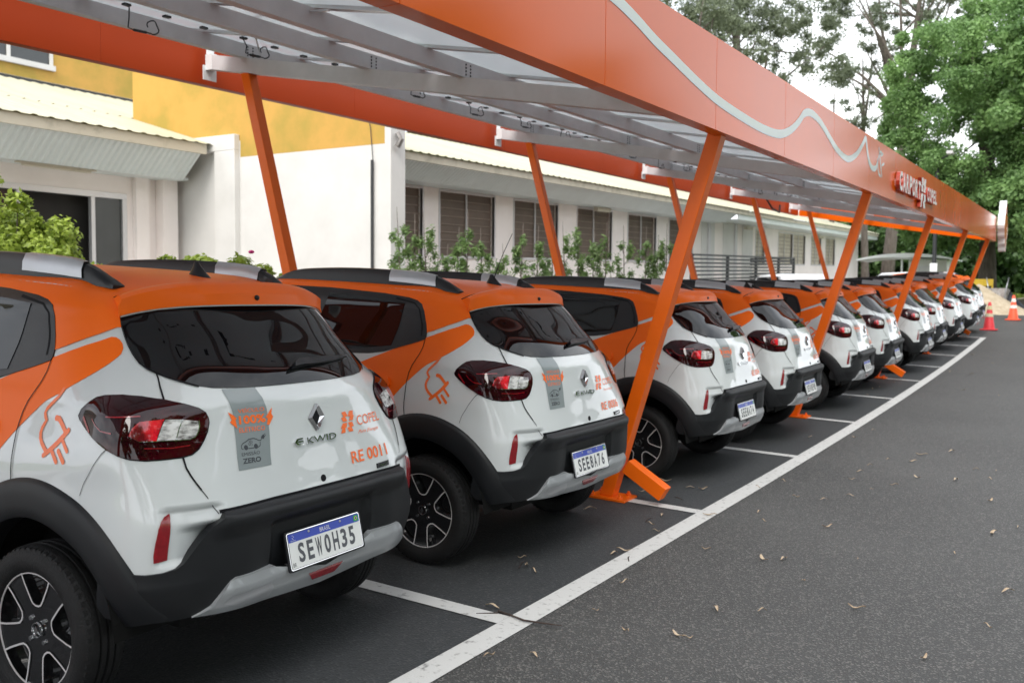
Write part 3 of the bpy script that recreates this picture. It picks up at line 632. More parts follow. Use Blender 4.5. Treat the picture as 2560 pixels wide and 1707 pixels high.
    # roof rails with silver inserts
    for s in (-1, 1):
        n = 44; V = []
        for i in range(n+1):
            t = i/n; y = .02+1.42*t
            h = .074*math.sin(math.pi/2*min(1, t/.17))**.85*math.sin(math.pi/2*min(1, (1-t)/.2))**.85
            zb = 1.445+.052*sst(np.array([t]), 0, .5)[0]-.022*sst(np.array([t]), .6, 1.)[0]-.004
            zb = 1.447+.155*t*(1-t)*1.0
            xo = .430+.045*min(1, t*4)*1.0; w = .050
            V += [(s*(xo+w*.5), y, zb-.012), (s*(xo+w*.46), y, zb+h*.55), (s*(xo+w*.22), y, zb+h*.95), (s*(xo-w*.22), y, zb+h), (s*(xo-w*.5), y, zb+h*.75), (s*(xo-w*.55), y, zb-.012)]
        mb = MB(); mb.add(V, [(i*6+j, (i+1)*6+j, (i+1)*6+j+1, i*6+j+1) for i in range(n) for j in range(5)]+[tuple(range(6)), tuple(n*6+j for j in range(6))])
        rl = mb.build('roof_rail', 'trim', root, smooth=45)
        i0, i1 = 5, 14; mb = MB(); V2 = []
        for i in range(i0, i1+1):
            for j, (ex, ez) in enumerate([(.003, 0), (.003, .002), (.0015, .003), (0, .003), (-.0025, .002), (-.003, .0)]):
                p = V[i*6+j]; zz = p[2]+ez
                if j == 0: q0 = V[i*6+1]; zz = p[2]+(q0[2]-p[2])*.40
                if j == 5: zz = p[2]+(V[i*6+4][2]-p[2])*.45
                yy = p[1]+(.022 if (i == i0) else 0)*(1-j/5)*(-1)+(.0 if i < i1 else .0)
                V2.append((p[0]+s*ex, yy, zz))
        mb.add(V2, [((i)*6+j, (i+1)*6+j, (i+1)*6+j+1, i*6+j+1) for i in range(i1-i0) for j in range(5)])
        mb.build('silver_insert', 'satin', rl, smooth=40)
    # antenna foot, mirrors
    mb = MB(); mb.lathe([(.001, 1.548), (.007, 1.546), (.012, 1.528), (.024, 1.502), (.035, 1.482)], (0, .085, 0), 'z', 20); mb.v = [(v[0], .085+(v[1]-.085)*1.7+(v[2]-1.482)*.25, v[2]) for v in mb.v]
    ant = mb.build('antenna_foot', 'trim', root, smooth=60)
    for s in (-1, 1):
        mb = MB(); mb.sphere((s*.86, 2.02, 1.03), .1, 1, .55, .72, 14); mb.beam((s*.70, 2.05, .99), (s*.82, 2.03, 1.0), .04, .03); mb.build('door_mirror', 'trim', root, smooth='all')
    # wheels
    def wheel(x, y, s, name='wheel'):
        w = MB(); prof = []
        tp = [(.196, -.062), (.205, -.076), (.235, -.084), (.262, -.080), (.278, -.068), (.285, -.056)]
        lug = [(.285, -.056), (.2875, -.05), (.2880, -.032), (.279, -.030), (.279, -.025), (.2895, -.023), (.2895, -.006), (.280, -.004), (.280, .004), (.2895, .006), (.2895, .023), (.279, .025), (.279, .030), (.2880, .032), (.2875, .05)]
        prof = tp+lug[1:]+[(r_, -h_) for r_, h_ in reversed(tp)]
        w.lathe([(r_, h_*1.0) for r_, h_ in prof], (x, y, .285), 'x', 64)
        # shoulder sipes
        for k in range(60):
            t = 2*math.pi*k/60
            for sd in (-1, 1):
                p = Vector((x+sd*.060, y+.2835*math.cos(t), .285+.2835*math.sin(t))); tg = Vector((0, -math.sin(t), math.cos(t))); rd = Vector((0, math.cos(t), math.sin(t)))
                w.hexa([p-tg*.008-rd*.006+Vector((-.012*sd, 0, 0)), p+tg*.008-rd*.006+Vector((-.012*sd, 0, 0)), p+tg*.008-rd*.012+Vector((.012*sd, 0, 0)), p-tg*.008-rd*.012+Vector((.012*sd, 0, 0))],
                       [p-tg*.008+rd*.0035+Vector((-.012*sd, 0, 0)), p+tg*.008+rd*.0035+Vector((-.012*sd, 0, 0)), p+tg*.008-rd*.003+Vector((.010*sd, 0, 0)), p-tg*.008-rd*.003+Vector((.010*sd, 0, 0))])
        wh = w.build(name, 'tyre', root, smooth=50)
        # rim dish
        nr, na = 26, 150; V = []
        rr = np.concatenate([np.linspace(.0, .03, 3), np.linspace(.04, .19, 20), [.195, .197, .198]])
        def pock(p, q): # p radial, q tangential inside trapezoid -> depth 0..1
            if p < .084 or p > .192: return 0
            hw = .020+(.076-.020)*min(1, max(0, (p-.084)/.095))
            return 1. if abs(q) < hw-.004 else 0.
        def zf(r_, t):
            d = .010-.012*math.cos(min(1, r_/.19)*math.pi/2)
            base = .050+.012*(r_/.19)
            best = 0
            for k in range(5):
                ph = R(90+72*k); c, s2 = math.cos(t-ph), math.sin(t-ph)
                best = max(best, pock(r_*c, r_*s2))
            return base-.030*best
        for r_ in rr:
            for k in range(na):
                t = 2*math.pi*k/na; V.append((x+s*(zf(r_, t) if r_ < .194 else .066), y+r_*math.cos(t), .285+r_*math.sin(t)))
        mb = MB(); n1 = len(rr)
        mb.add(V, [(i*na+k, i*na+(k+1) % na, (i+1)*na+(k+1) % na, (i+1)*na+k) for i in range(n1-1) for k in range(na)])
        mb.build('alloy_rim', 'rimblack', wh, smooth=40)
        mb = MB()
        for k in range(5):
            ph = R(90+72*k); path = [(.191, .078), (.150, .0585), (.104, .0315), (.090, .0215), (.084, .008), (.084, -.008), (.090, -.0215), (.104, -.0315), (.150, -.0585), (.191, -.078)]
            v2, f2 = ribbon2d(path, .0065, round_=False)
            mb.add([(x+s*(.054+.012*(math.hypot(*v)/.19)), y+v[0]*math.cos(ph)-v[1]*math.sin(ph), .285+v[0]*math.sin(ph)+v[1]*math.cos(ph)) for v in v2], f2)
        mb.lathe([(.1925, s*.064), (.1935, s*.0675), (.1970, s*.0675), (.198, s*.064)], (x, y, .285), 'x', 72)
        mb.build('machined_edge', 'machined', wh, nofix=False, smooth=40)
        mb = MB(); mb.lathe([(.0215, s*.056), (.023, s*.062), (.026, s*.062), (.0275, s*.056)], (x, y, .285), 'x', 28)
        v2 = [(0, .017), (.010, 0), (0, -.017), (-.010, 0)]
        mb.add([(x+s*.0635, y+a_, .285+b_) for a_, b_ in v2], [(0, 1, 2, 3)])
        for k in range(4):
            t = R(45+90*k); mb.lathe([(.001, s*.060), (.0075, s*.060), (.0085, s*.052)], (x, y+.05*math.cos(t), .285+.05*math.sin(t)), 'x', 10)
        mb.build('hub_cap', 'chrome', wh, smooth=40)
        return wh
    wheel(-.695, 0, -1); wheel(.695, 0, 1); wheel(-.695, 2.423, -1); wheel(.695, 2.423, 1)
    # tailgate furniture
    strip = [(-.392, .884), (-.387, .841), (-.380, .793), (-.385, .72), (-.393, .656), (-.394, .612), (-.253, .614), (-.251, .648), (-.237, .724), (-.228, .801), (-.233, .842), (-.247, .883)]
    ds = patch('grey_strip_decal', poly2d(strip, .03), 'grey', root, .0018)
    T = lambda s_, q=None, **k: refine2d(quadmap(text2d(s_, **k), q))
    patch('strip_lettering', merge2d(T('VEÍCULO', [(-.358, .797), (-.241, .797), (-.239, .8135), (-.358, .812)]), T('100%', bold=.03, q=[(-.360, .760), (-.244, .759), (-.242, .788), (-.358, .788)]), T('ELÉTRICO', [(-.366, .733), (-.254, .733), (-.252, .7525), (-.364, .7525)])), 'decal', ds, .0026)
    car = ribbon2d([(-.364, .679), (-.370, .681), (-.369, .690), (-.362, .697), (-.347, .702), (-.333, .709), (-.313, .710), (-.300, .706), (-.292, .701), (-.283, .700)], .003)
    def disc(c, r_, n=18): return np.array([(c[0]+r_*math.cos(2*math.pi*k/n), c[1]+r_*math.sin(2*math.pi*k/n)) for k in range(n)]), [tuple(range(n))]
    icon = merge2d(car, ribbon2d([(-.283, .700), (-.279, .704), (-.277, .712)], .0025), poly2d([(-.278, .707), (-.270, .703), (-.262, .711), (-.266, .719), (-.274, .716)]), ribbon2d([(-.264, .717), (-.259, .721)], .002), ribbon2d([(-.262, .712), (-.257, .716)], .002),
                   ribbon2d([(-.341, .679), (-.318, .679)], .003), ribbon2d([(-.287, .695), (-.289, .684), (-.299, .679)], .003), disc((-.351, .683), .0085), disc((-.308, .683), .0085),
                   ribbon2d([(-.334, .688), (-.338, .694), (-.332, .699), (-.334, .704)], .002), ribbon2d([(-.328, .687), (-.331, .694), (-.326, .699), (-.328, .705)], .002), ribbon2d([(-.322, .688), (-.324, .694), (-.320, .699), (-.322, .703)], .002))
    patch('emission_lettering', merge2d(icon, T('EMISSÃO', [(-.374, .656), (-.296, .656), (-.294, .670), (-.373, .670)]), T('ZERO', bold=.03, q=[(-.374, .631), (-.296, .631), (-.294, .6485), (-.373, .6485)])), 'ink', ds, .0026)
    for bl_ in ([(-.401, .803), (-.374, .788), (-.375, .784), (-.367, .783), (-.373, .775), (-.371, .747), (-.397, .770), (-.388, .777)], [(-.205, .806), (-.213, .785), (-.208, .774), (-.232, .748), (-.243, .749), (-.233, .770), (-.241, .775)]):
        patch('bolt_decal', poly2d(bl_), 'decal', ds, .0030)
    fl = [[(.152, .752), (.178, .753), (.187, .735), (.171, .733), (.181, .716), (.152, .716), (.144, .732), (.160, .733)], [(.204, .752), (.231, .752), (.224, .735), (.231, .733), (.217, .716), (.190, .716), (.203, .732), (.188, .733)],
          [(.149, .7105), (.176, .7105), (.168, .693), (.160, .692), (.156, .675), (.128, .675), (.141, .692), (.131, .693)], [(.183, .7105), (.211, .7105), (.217, .693), (.200, .692), (.209, .675), (.179, .675), (.172, .692), (.190, .693)]]
    patch('company_logo', merge2d(*[poly2d(x) for x in fl], T('COPEL', [(.245, .692), (.433, .691), (.435, .728), (.247, .729)])), 'decal', root, .0026)
    patch('company_motto', T('Pura Energia', [(.236, .657), (.398, .655), (.402, .672), (.240, .674)], shear=.5), 'decal', root, .0026)
    patch('model_lettering', merge2d(T('KWID', [(-.073, .6615), (.090, .6615), (.0905, .6845), (-.0705, .6845)]), *[ribbon2d(L_, .0045, round_=False) for L_ in ([(-.092, .6635), (-.115, .6635), (-.126, .674), (-.115, .684), (-.092, .684)], [(-.092, .6738), (-.118, .6738)], [(-.120, .6625), (-.133, .674), (-.120, .6855)])]), 'chrome', root, .0085, .001)
    patch('trim_badge', poly2d([(.325, .512), (.405, .514), (.408, .5325), (.327, .5305)], .03), 'trim', root, .006, 0)
    patch('trim_badge_lettering', ribbon2d([(.340, .519), (.352, .523), (.357, .518), (.368, .523), (.374, .519), (.392, .526)], .0025), 'chrome', root, .0066)
    patch('tailgate_button', disc((-.006, .529), .0125, 24), 'gap', root, .0035, 0)
    # rhombus emblem
    rO = [(.0085, .799), (.0195, .799), (.044, .7505), (.0, .702), (-.011, .702), (-.042, .7505)]
    rI = [(.014, .777), (.0245, .751), (.0, .724), (-.0155, .7505)]
    c0 = np.array([.001, .7505]); n_ = np.array(rO); mid = c0+(n_-c0)*.74
    Pout = S3(n_[:, 0], n_[:, 1], .003); Ptop = S3(c0[0]+(n_[:, 0]-c0[0])*.80, c0[1]+(n_[:, 1]-c0[1])*.80, .016); Pin = S3(c0[0]+(n_[:, 0]-c0[0])*.42, c0[1]+(n_[:, 1]-c0[1])*.52, .003)
    mb = MB(); mb.add(np.concatenate([Pout, Ptop, Pin]), [(i, (i+1) % 6, 6+(i+1) % 6, 6+i) for i in range(6)]+[(6+i, 6+(i+1) % 6, 12+(i+1) % 6, 12+i) for i in range(6)])
    em = mb.build('rhombus_emblem', 'chrome', root)
    mb = MB(); mb.add(S3(c0[0]+(n_[:, 0]-c0[0])*.46, c0[1]+(n_[:, 1]-c0[1])*.56, .0045), [tuple(range(6))]); mb.build('emblem_centre', 'gap', em)
    # rear wiper
    wp = poly2d([(-.045, .937), (-.030, .955), (.0, .966), (.06, .972), (.21, .973), (.35, .962), (.19, .952), (.01, .943)], .03)
    patch('rear_wiper', wp, 'trim', root, lambda a, b: .022+.012*sst(a, .1, -.02), .008)
    # number plate
    Rm = Matrix.Rotation(-.25, 3, 'X')
    def plate(parent, text, name='number_plate'):
        C = Vector((0, -.606, .524))
        def pl(u, v, d): return C+Rm @ Vector((u, -d, v))
        def panel(nm, par, m, rect, d, th=.0015, r_=.006):
            x0, x1, z0, z1 = rect; pts = []
            for (cx, cz, a0) in ((x1-r_, z1-r_, 0), (x0+r_, z1-r_, 90), (x0+r_, z0+r_, 180), (x1-r_, z0+r_, 270)):
                for k in range(5): t = R(a0+90*k/4); pts.append((cx+r_*math.cos(t), cz+r_*math.sin(t)))
            n = len(pts); mb = MB(); mb.add([pl(a_, b_, d+th) for a_, b_ in pts]+[pl(a_, b_, d) for a_, b_ in pts], [tuple(range(n)), tuple(range(2*n-1, n-1, -1))]+[(i, (i+1) % n, n+(i+1) % n, n+i) for i in range(n)])
            return mb.build(nm, m, par)
        def flat(nm, par, m, m2, d):
            v, f = m2; mb = MB(); mb.add([pl(a_, b_, d) for a_, b_ in v], f); return mb.build(nm, m, par)
        hold = panel(name, parent, 'trim', (-.213, .213, -.072, .072), -.004, .006, .010)
        panel('plate_border', hold, 'chrome', (-.2035, .2035, -.0665, .0665), .0021, .0008, .009)
        panel('plate_sheet', hold, 'ink', (-.2008, .2008, -.0640, .0640), .0030, .0005, .008)
        panel('plate_sheet', hold, 'plate', (-.1985, .1985, -.0618, .0618), .0036, .0005, .006)
        panel('blue_band', hold, 'blue', (-.1985, .1985, .0318, .0618), .0043, .0004, .004)
        q = lambda x0, x1, z0, z1: [(x0, z0), (x1, z0), (x1, z1), (x0, z1)]
        flat('country_lettering', hold, 'plate', merge2d(quadmap(text2d('BRASIL'), q(-.030, .028, .0385, .0540)), quadmap(text2d('MERCOSUL'), q(-.188, -.160, .0350, .0385)), *[disc((-.178+dx, .046+dz), .0016, 8) for dx, dz in ((0, 0), (.008, .004), (.003, -.004), (.002, .009))]), .0052)
        flat('flag', hold, 'green', (np.array(q(.166, .193, .0360, .0575)), [(0, 1, 2, 3)]), .0052)
        flat('flag_rhomb', hold, 'yellow', (np.array([(.1795, .0385), (.190, .0467), (.1795, .055), (.169, .0467)]), [(0, 1, 2, 3)]), .0056)
        flat('flag_disc', hold, 'blue', disc((.1795, .0467), .0048), .0060)
        xs = []; n = len(text); x0 = -.158; wch = .0400; gp = .0072
        lets = [quadmap(text2d(ch, bold=.03), q(x0+k*(wch+gp), x0+k*(wch+gp)+(wch-.0065), -.0465, .0235)) for k, ch in enumerate(text)]
        rb = []
        flat('plate_number', hold, 'ink', merge2d(*lets, quadmap(text2d('BR'), q(-.193, -.176, -.055, -.041))), .0050)
        for xx in (-.090, .086):
            mb = MB(); p_ = pl(xx, .0535, .0045); mb.sphere(p_, .005, 1, 1, 1, 8); mb.build('plate_bolt', 'satin', hold, smooth='all')
        return hold
    pl_ = plate(root, extras['plate'])
    patch('fleet_number', T(extras['num'], bold=.015, q=[(.172, .5535), (.418, .5535), (.418, .600), (.172, .600)]), 'decal', root, .0026)
    return root, plate, T
CARX = [(-.939, .838, .0428), (1.196, .795, -.0026), (3.92, .751, -.0079), (6.04, .765, 0), (8.84, .75, .006), (11.17, .77, 0), (13.96, .69, -.004), (16.29, .74, .004), (18.82, .69, 0), (21.46, .61, .005), (23.89, .69, 0)]
def place_car(o, x, y, r):
    X = Vector((1, 0, GA+2*GC*x)).normalized(); Y = Vector((0, 1, GB)); Z = X.cross(Y).normalized(); Y = Z.cross(X)
    Mx = Matrix((X, Y, Z)).transposed() @ Matrix.Rotation(r, 3, 'Z')
    o.matrix_world = Matrix.Translation((x, y, gz(x, y)+.003)) @ Mx.to_4x4()
labels = ['nearest white and orange hatchback, plate SEW0H35, fleet number RE 0011', 'second white and orange hatchback, plate SEE8A76, with whip antenna raised',
 'third white and orange hatchback, plate SEE8A74, parked behind the nearest front column', 'fourth white and orange hatchback, between the first and second visible front columns',
 'fifth white and orange hatchback, parked behind the second visible front column', 'sixth white and orange hatchback from the camera in the parked row',
 'seventh white and orange hatchback, parked behind the third visible front column', 'eighth white and orange hatchback from the camera in the parked row',
 'ninth white and orange hatchback, parked behind the fourth visible front column', 'tenth white and orange hatchback, last one before the fifth front column',
 'farthest white and orange hatchback, beyond the last bay line near the cones']
plates = ['SEW0H35', 'SEE8A76', 'SEE8A74', 'SEW0E91', 'SEE8A74', 'SEE8A76', 'SEW0H35', 'SEE8A74', 'SEE8A76', 'SEW0H35', 'SEE8A74']
nums = ['RE 0011', 'RE 0006', 'RE 0004', 'RE 0004', 'RE 0006', 'RE 0011', 'RE 0004', 'RE 0006', 'RE 0011', 'RE 0004', 'RE 0006']
car0, plate_fn, Tfn = make_car(None, dict(label=labels[0], plate=plates[0], num=nums[0]))
carroots = [car0]
cars_for_text = {}
for i in range(1, 11):
    c = car0.copy(); COL.objects.link(c); c['label'] = labels[i]
    for ch in list(car0.children):
        if ch.name.startswith('number_plate') and i < 4: continue
        if ch.name.startswith('fleet_number') and i < 3: continue
        copy_tree(ch, c)
    if i < 4: plate_fn(c, plates[i])
    if i < 3: patch('fleet_number', Tfn(nums[i], bold=.015, q=[(.172, .5535), (.418, .5535), (.418, .600), (.172, .600)]), 'decal', c, .0026)
    carroots.append(c)
# whip antenna on the second car, teal cloth behind its door glass
mb = MB(); mb.tube([(0, .083, 1.52), (0, .07, 1.56), (0, .03, 1.66), (0, -.035, 1.79)], [.004, .003, .0022, .0018], 6); mb.build('antenna_mast', 'trim', carroots[1], smooth='all')
for c, p in zip(carroots, CARX): place_car(c, *p)
# ------------------------------------------------------------ carport
SP = 2.4829
CP = empty('solar_carport', (-2.48, .67, gz(-2.48, .67)), 'long orange carport on slanted columns, solar panels on top, over the parked cars', 'carport')
def zc(x, y, h=0): return 2.572+.182*y+.0125*x+h          # underside of the sloping beams
def post(x, y0, y1, z1, strut, front):
    z0 = gz(x, y0); h = .05; mb = MB(); w = .05
    mb.hexa([(x-w, y0-w, z0+.018), (x+w, y0-w, z0+.018), (x+w, y0+w, z0+.018), (x-w, y0+w, z0+.018)], [(x-w, y1-w, z1), (x+w, y1-w, z1), (x+w, y1+w, z1), (x-w, y1+w, z1)])
    c = mb.build('column', 'steel', CP, bevel=.005)
    mb = MB(); bx = (x-.11, x+.11)
    mb.hexa([(bx[0], y0-.17, gz(x, y0-.17)+.004), (bx[1], y0-.17, gz(x, y0-.17)+.004), (bx[1], y0+.12, gz(x, y0+.12)+.004), (bx[0], y0+.12, gz(x, y0+.12)+.004)],
            [(bx[0], y0-.17, gz(x, y0-.17)+.018), (bx[1], y0-.17, gz(x, y0-.17)+.018), (bx[1], y0+.12, gz(x, y0+.12)+.018), (bx[0], y0+.12, gz(x, y0+.12)+.018)])
    for dx in (-.075, .075):
        for yy in (y0-.12, y0+.09):
            zz = gz(x, yy)+.018; mb.lathe([(.0, zz+.030), (.010, zz+.030), (.010, zz+.012), (.019, zz+.012), (.019, zz)], (x+dx, yy, 0), 'z', 6)
    mb.build('base_plate', 'steel', c)
    if strut:
        mb = MB(); p = Vector((x, y0-.145, z0+.245)); q = Vector((x, y0-.425, z0+.075)); mb.beam(p, q, .10, .10)
        mb.build('buffer_arm', 'steel', c, bevel=.004)
for k in (-1, 1, 3, 5, 7, 9):
    x = SP*k
    post(x, .67, -.10, zc(x, -.08), k in (1, 5, 9), True)
    post(x, 3.36, 4.28, zc(x, 4.28), False, False)
    mb = MB(); y0, y1 = -.13, 4.78
    for t, dx in ((.004, -.05), ):
        mb.hexa([(x-.05, y0, zc(x, y0)), (x-.046, y0, zc(x, y0)), (x-.046, y1, zc(x, y1)), (x-.05, y1, zc(x, y1))], [(x-.05, y0, zc(x, y0, .13)), (x-.046, y0, zc(x, y0, .13)), (x-.046, y1, zc(x, y1, .13)), (x-.05, y1, zc(x, y1, .13))])
    for h0, h1 in ((0, .004), (.126, .13)):
        mb.hexa([(x-.046, y0, zc(x, y0, h0)), (x+.05, y0, zc(x, y0, h0)), (x+.05, y1, zc(x, y1, h0)), (x-.046, y1, zc(x, y1, h0))], [(x-.046, y0, zc(x, y0, h1)), (x+.05, y0, zc(x, y0, h1)), (x+.05, y1, zc(x, y1, h1)), (x-.046, y1, zc(x, y1, h1))])
    bm_ = mb.build('rafter', 'galv', CP)
    mb = MB(); mb.box(x-.075, x+.075, 4.785, 4.795, zc(x, 4.79, -.10), zc(x, 4.79, .03)); mb.box(x-.03, x+.05, 4.785, 4.80, zc(x, 4.79, .03), zc(x, 4.79, .24)); mb.box(x-.052, x+.03, 4.70, 4.785, zc(x, 4.74, -.005), zc(x, 4.74, .135))
    mb.build('bracket', 'signwhite', bm_)
X0, X1 = -4.9, 23.55
PY = (.50, 1.90, 2.83, 4.25)
for y in PY:
    mb = MB(); h = .12
    def pz(x, hh, yy): return zc(x, yy, .132)+hh
    for (ya, yb, ha, hb) in ((y-.003, y+.003, 0, h), (y+.003, y+.065, 0, .005), (y+.003, y+.065, h-.005, h), (y+.060, y+.065, .005, .03)):
        mb.hexa([(X0, ya, pz(X0, ha, y)), (X1, ya, pz(X1, ha, y)), (X1, yb, pz(X1, ha, y)), (X0, yb, pz(X0, ha, y))], [(X0, ya, pz(X0, hb, y)), (X1, ya, pz(X1, hb, y)), (X1, yb, pz(X1, hb, y)), (X0, yb, pz(X0, hb, y))])
    pu = mb.build('purlin', 'galv', CP)
    mb = MB()
    for k in (-1, 1, 3, 5, 7, 9):
        x = SP*k
        for dx in (-.04, .02):
            for hh in (.02, .045, .07, .095): mb.sphere((x+dx, y-.006, pz(x, hh, y)), .008, 1, .6, 1, 6)
    mb.build('bolts', 'cable', pu)
# solar panels: two rows, frame and white backsheet, junction boxes and hanging cables
def zp(x, y, h=0): return zc(x, y, .132+.122)+h
mod = 1.134; npan = 25
for r_, (ya, yb) in enumerate(((-.12, 2.155), (2.175, 4.45))):
    for i in range(npan):
        xa = X0+.05+i*(mod+.006); xb = xa+mod
        if xb > X1: break
        mb = MB(); fr = .032
        def slab(x0, x1, y0, y1, h0, h1): mb.hexa([(x0, y0, zp(x0, y0, h0)), (x1, y0, zp(x1, y0, h0)), (x1, y1, zp(x1, y1, h0)), (x0, y1, zp(x0, y1, h0))], [(x0, y0, zp(x0, y0, h1)), (x1, y0, zp(x1, y0, h1)), (x1, y1, zp(x1, y1, h1)), (x0, y1, zp(x0, y1, h1))])
        slab(xa, xa+fr, ya, yb, 0, .035); slab(xb-fr, xb, ya, yb, 0, .035); slab(xa+fr, xb-fr, ya, ya+fr, 0, .035); slab(xa+fr, xb-fr, yb-fr, yb, 0, .035)
        pn = mb.build('solar_panel', 'alu', CP)
        mb = MB(); slab(xa+fr, xb-fr, ya+fr, yb-fr, .022, .030); mb.build('backsheet', 'backsheet', pn)
        ym = (ya+yb)/2 if r_ else ya+.42
        ym = ya+.30 if r_ == 0 else yb-.42
        mb = MB()
        for dx in (-.36, 0, .36): mb.box(xa+mod/2+dx-.028, xa+mod/2+dx+.028, ym-.02, ym+.02, zp(xa, ym, .004), zp(xa, ym, .020))
        xj = xa+mod/2-.36+random.uniform(-.03, .03); zj = zp(xj, ym, .006); dr = random.uniform(.09, .17); sw_ = random.uniform(-.03, .04)
        mb.tube([(xj, ym, zj), (xj+.02, ym+sw_, zj-dr*.5), (xj+.01, ym+sw_, zj-dr), (xj+.06, ym+sw_, zj-dr-.006)], .0055, 5)
        mb.tube([(xj+.06, ym+sw_, zj-dr-.006), (xj+.17, ym+sw_, zj-dr+.0)], .011, 6)
        rr_ = random.uniform(.035, .055); cx_ = xj+.17+rr_*1.2; cz_ = zj-dr+rr_
        mb.tube([(xj+.17, ym+sw_, zj-dr)]+[(cx_+rr_*math.cos(t), ym+sw_+.01*math.sin(3*t), cz_+rr_*math.sin(t)) for t in [R(-110)+R(300)*k/12 for k in range(13)]], .0055, 5)
        mb.build('junction_cable', 'cable', pn, smooth=True)
# fascias
def fb_(x): return 2.452+.0143*x
def ft_(x): return 3.008+.0175*x
seams = [-4.95, -4.1, -2.53, -.96, .61, 2.18, 3.74, 5.36, 7.00, 8.6, 10.2, 11.8, 13.4, 15.0, 16.6, 18.2, 19.8, 21.4, 23.0, 23.62]
for a_, b_ in zip(seams[:-1], seams[1:]):
    mb = MB(); g_ = .003; x0, x1 = a_+g_, b_-g_
    mb.hexa([(x0, -.17, fb_(x0)), (x1, -.17, fb_(x1)), (x1, -.16, fb_(x1)), (x0, -.16, fb_(x0))], [(x0, -.17, ft_(x0)), (x1, -.17, ft_(x1)), (x1, -.16, ft_(x1)), (x0, -.16, ft_(x0))])
    mb.hexa([(x0, -.16, fb_(x0)), (x1, -.16, fb_(x1)), (x1, -.075, fb_(x1)), (x0, -.075, fb_(x0))], [(x0, -.16, fb_(x0)+.005), (x1, -.16, fb_(x1)+.005), (x1, -.075, fb_(x1)+.005), (x0, -.075, fb_(x0)+.005)])
    mb.build('front_fascia_panel', 'fascia', CP)
def rb_(x): return 3.318+.0128*x
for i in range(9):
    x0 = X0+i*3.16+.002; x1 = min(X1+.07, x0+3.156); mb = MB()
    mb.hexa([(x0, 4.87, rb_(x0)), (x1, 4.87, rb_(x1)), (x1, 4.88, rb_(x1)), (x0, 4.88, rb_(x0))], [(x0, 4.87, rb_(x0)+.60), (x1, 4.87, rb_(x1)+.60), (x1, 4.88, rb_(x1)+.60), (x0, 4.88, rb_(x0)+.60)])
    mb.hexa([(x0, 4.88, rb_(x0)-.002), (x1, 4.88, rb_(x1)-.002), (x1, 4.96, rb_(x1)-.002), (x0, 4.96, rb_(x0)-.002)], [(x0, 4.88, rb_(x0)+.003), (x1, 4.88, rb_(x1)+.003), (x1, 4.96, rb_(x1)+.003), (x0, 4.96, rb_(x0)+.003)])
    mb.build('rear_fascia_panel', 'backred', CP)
mb = MB(); mb.hexa([(X1+.07, -.16, fb_(X1)), (X1+.08, -.16, fb_(X1)), (X1+.08, 4.87, rb_(X1)), (X1+.07, 4.87, rb_(X1))], [(X1+.07, -.16, ft_(X1)), (X1+.08, -.16, ft_(X1)), (X1+.08, 4.87, rb_(X1)+.6), (X1+.07, 4.87, rb_(X1)+.6)]); mb.build('end_fascia_panel', 'fascia', CP)
# grey wave line with plug on the front fascia
def smooth_line(pts, n=8):
    P = [np.array(p, float) for p in pts]; P = [2*P[0]-P[1]]+P+[2*P[-1]-P[-2]]; out = []
    for i in range(1, len(P)-2):
        for k in range(n):
            t = k/n; out.append(.5*((2*P[i])+(-P[i-1]+P[i+1])*t+(2*P[i-1]-5*P[i]+4*P[i+1]-P[i+2])*t*t+(-P[i-1]+3*P[i]-3*P[i+1]+P[i+2])*t**3))
    out.append(P[-2]); return out
wv = [(-4.6, 2.62), (-3.6, 2.72), (-2.4, 2.62), (-1.3, 2.70), (-.5, 2.86), (.2, 2.93), (.67, 2.90), (.95, 2.86), (1.2, 2.81), (1.46, 2.77), (1.82, 2.715), (2.19, 2.67), (2.65, 2.645), (3.18, 2.635), (3.6, 2.66), (3.9, 2.735), (4.14, 2.84), (4.28, 2.92), (4.47, 2.96), (4.70, 2.955), (4.90, 2.925), (5.15, 2.865), (5.42, 2.80), (5.73, 2.762), (6.0, 2.765), (6.3, 2.84), (6.55, 2.95), (6.72, 3.05), (6.78, 3.06), (6.83, 3.0), (6.92, 2.90), (7.02, 2.84), (7.16, 2.81), (7.33, 2.825), (7.42, 2.88), (7.46, 2.93)]
v2, f2 = ribbon2d(smooth_line(wv), .062, round_=False)
v3, f3 = merge2d((v2, f2), ribbon2d([(7.46, 2.93), (7.52, 3.00), (7.60, 3.04), (7.68, 3.03)], .03), ribbon2d([(7.50, 3.06), (7.70, 2.78)], .035), ribbon2d([(7.62, 3.0), (7.74, 3.03)], .03), ribbon2d([(7.70, 2.90), (7.82, 2.93)], .03), ribbon2d([(7.46, 2.92), (7.46, 2.85), (7.52, 2.79), (7.62, 2.77)], .03))
mb = MB(); mb.add([(p[0], -.1722, p[1]) for p in v3], f3); mb.build('wave_decal', 'wave', CP)
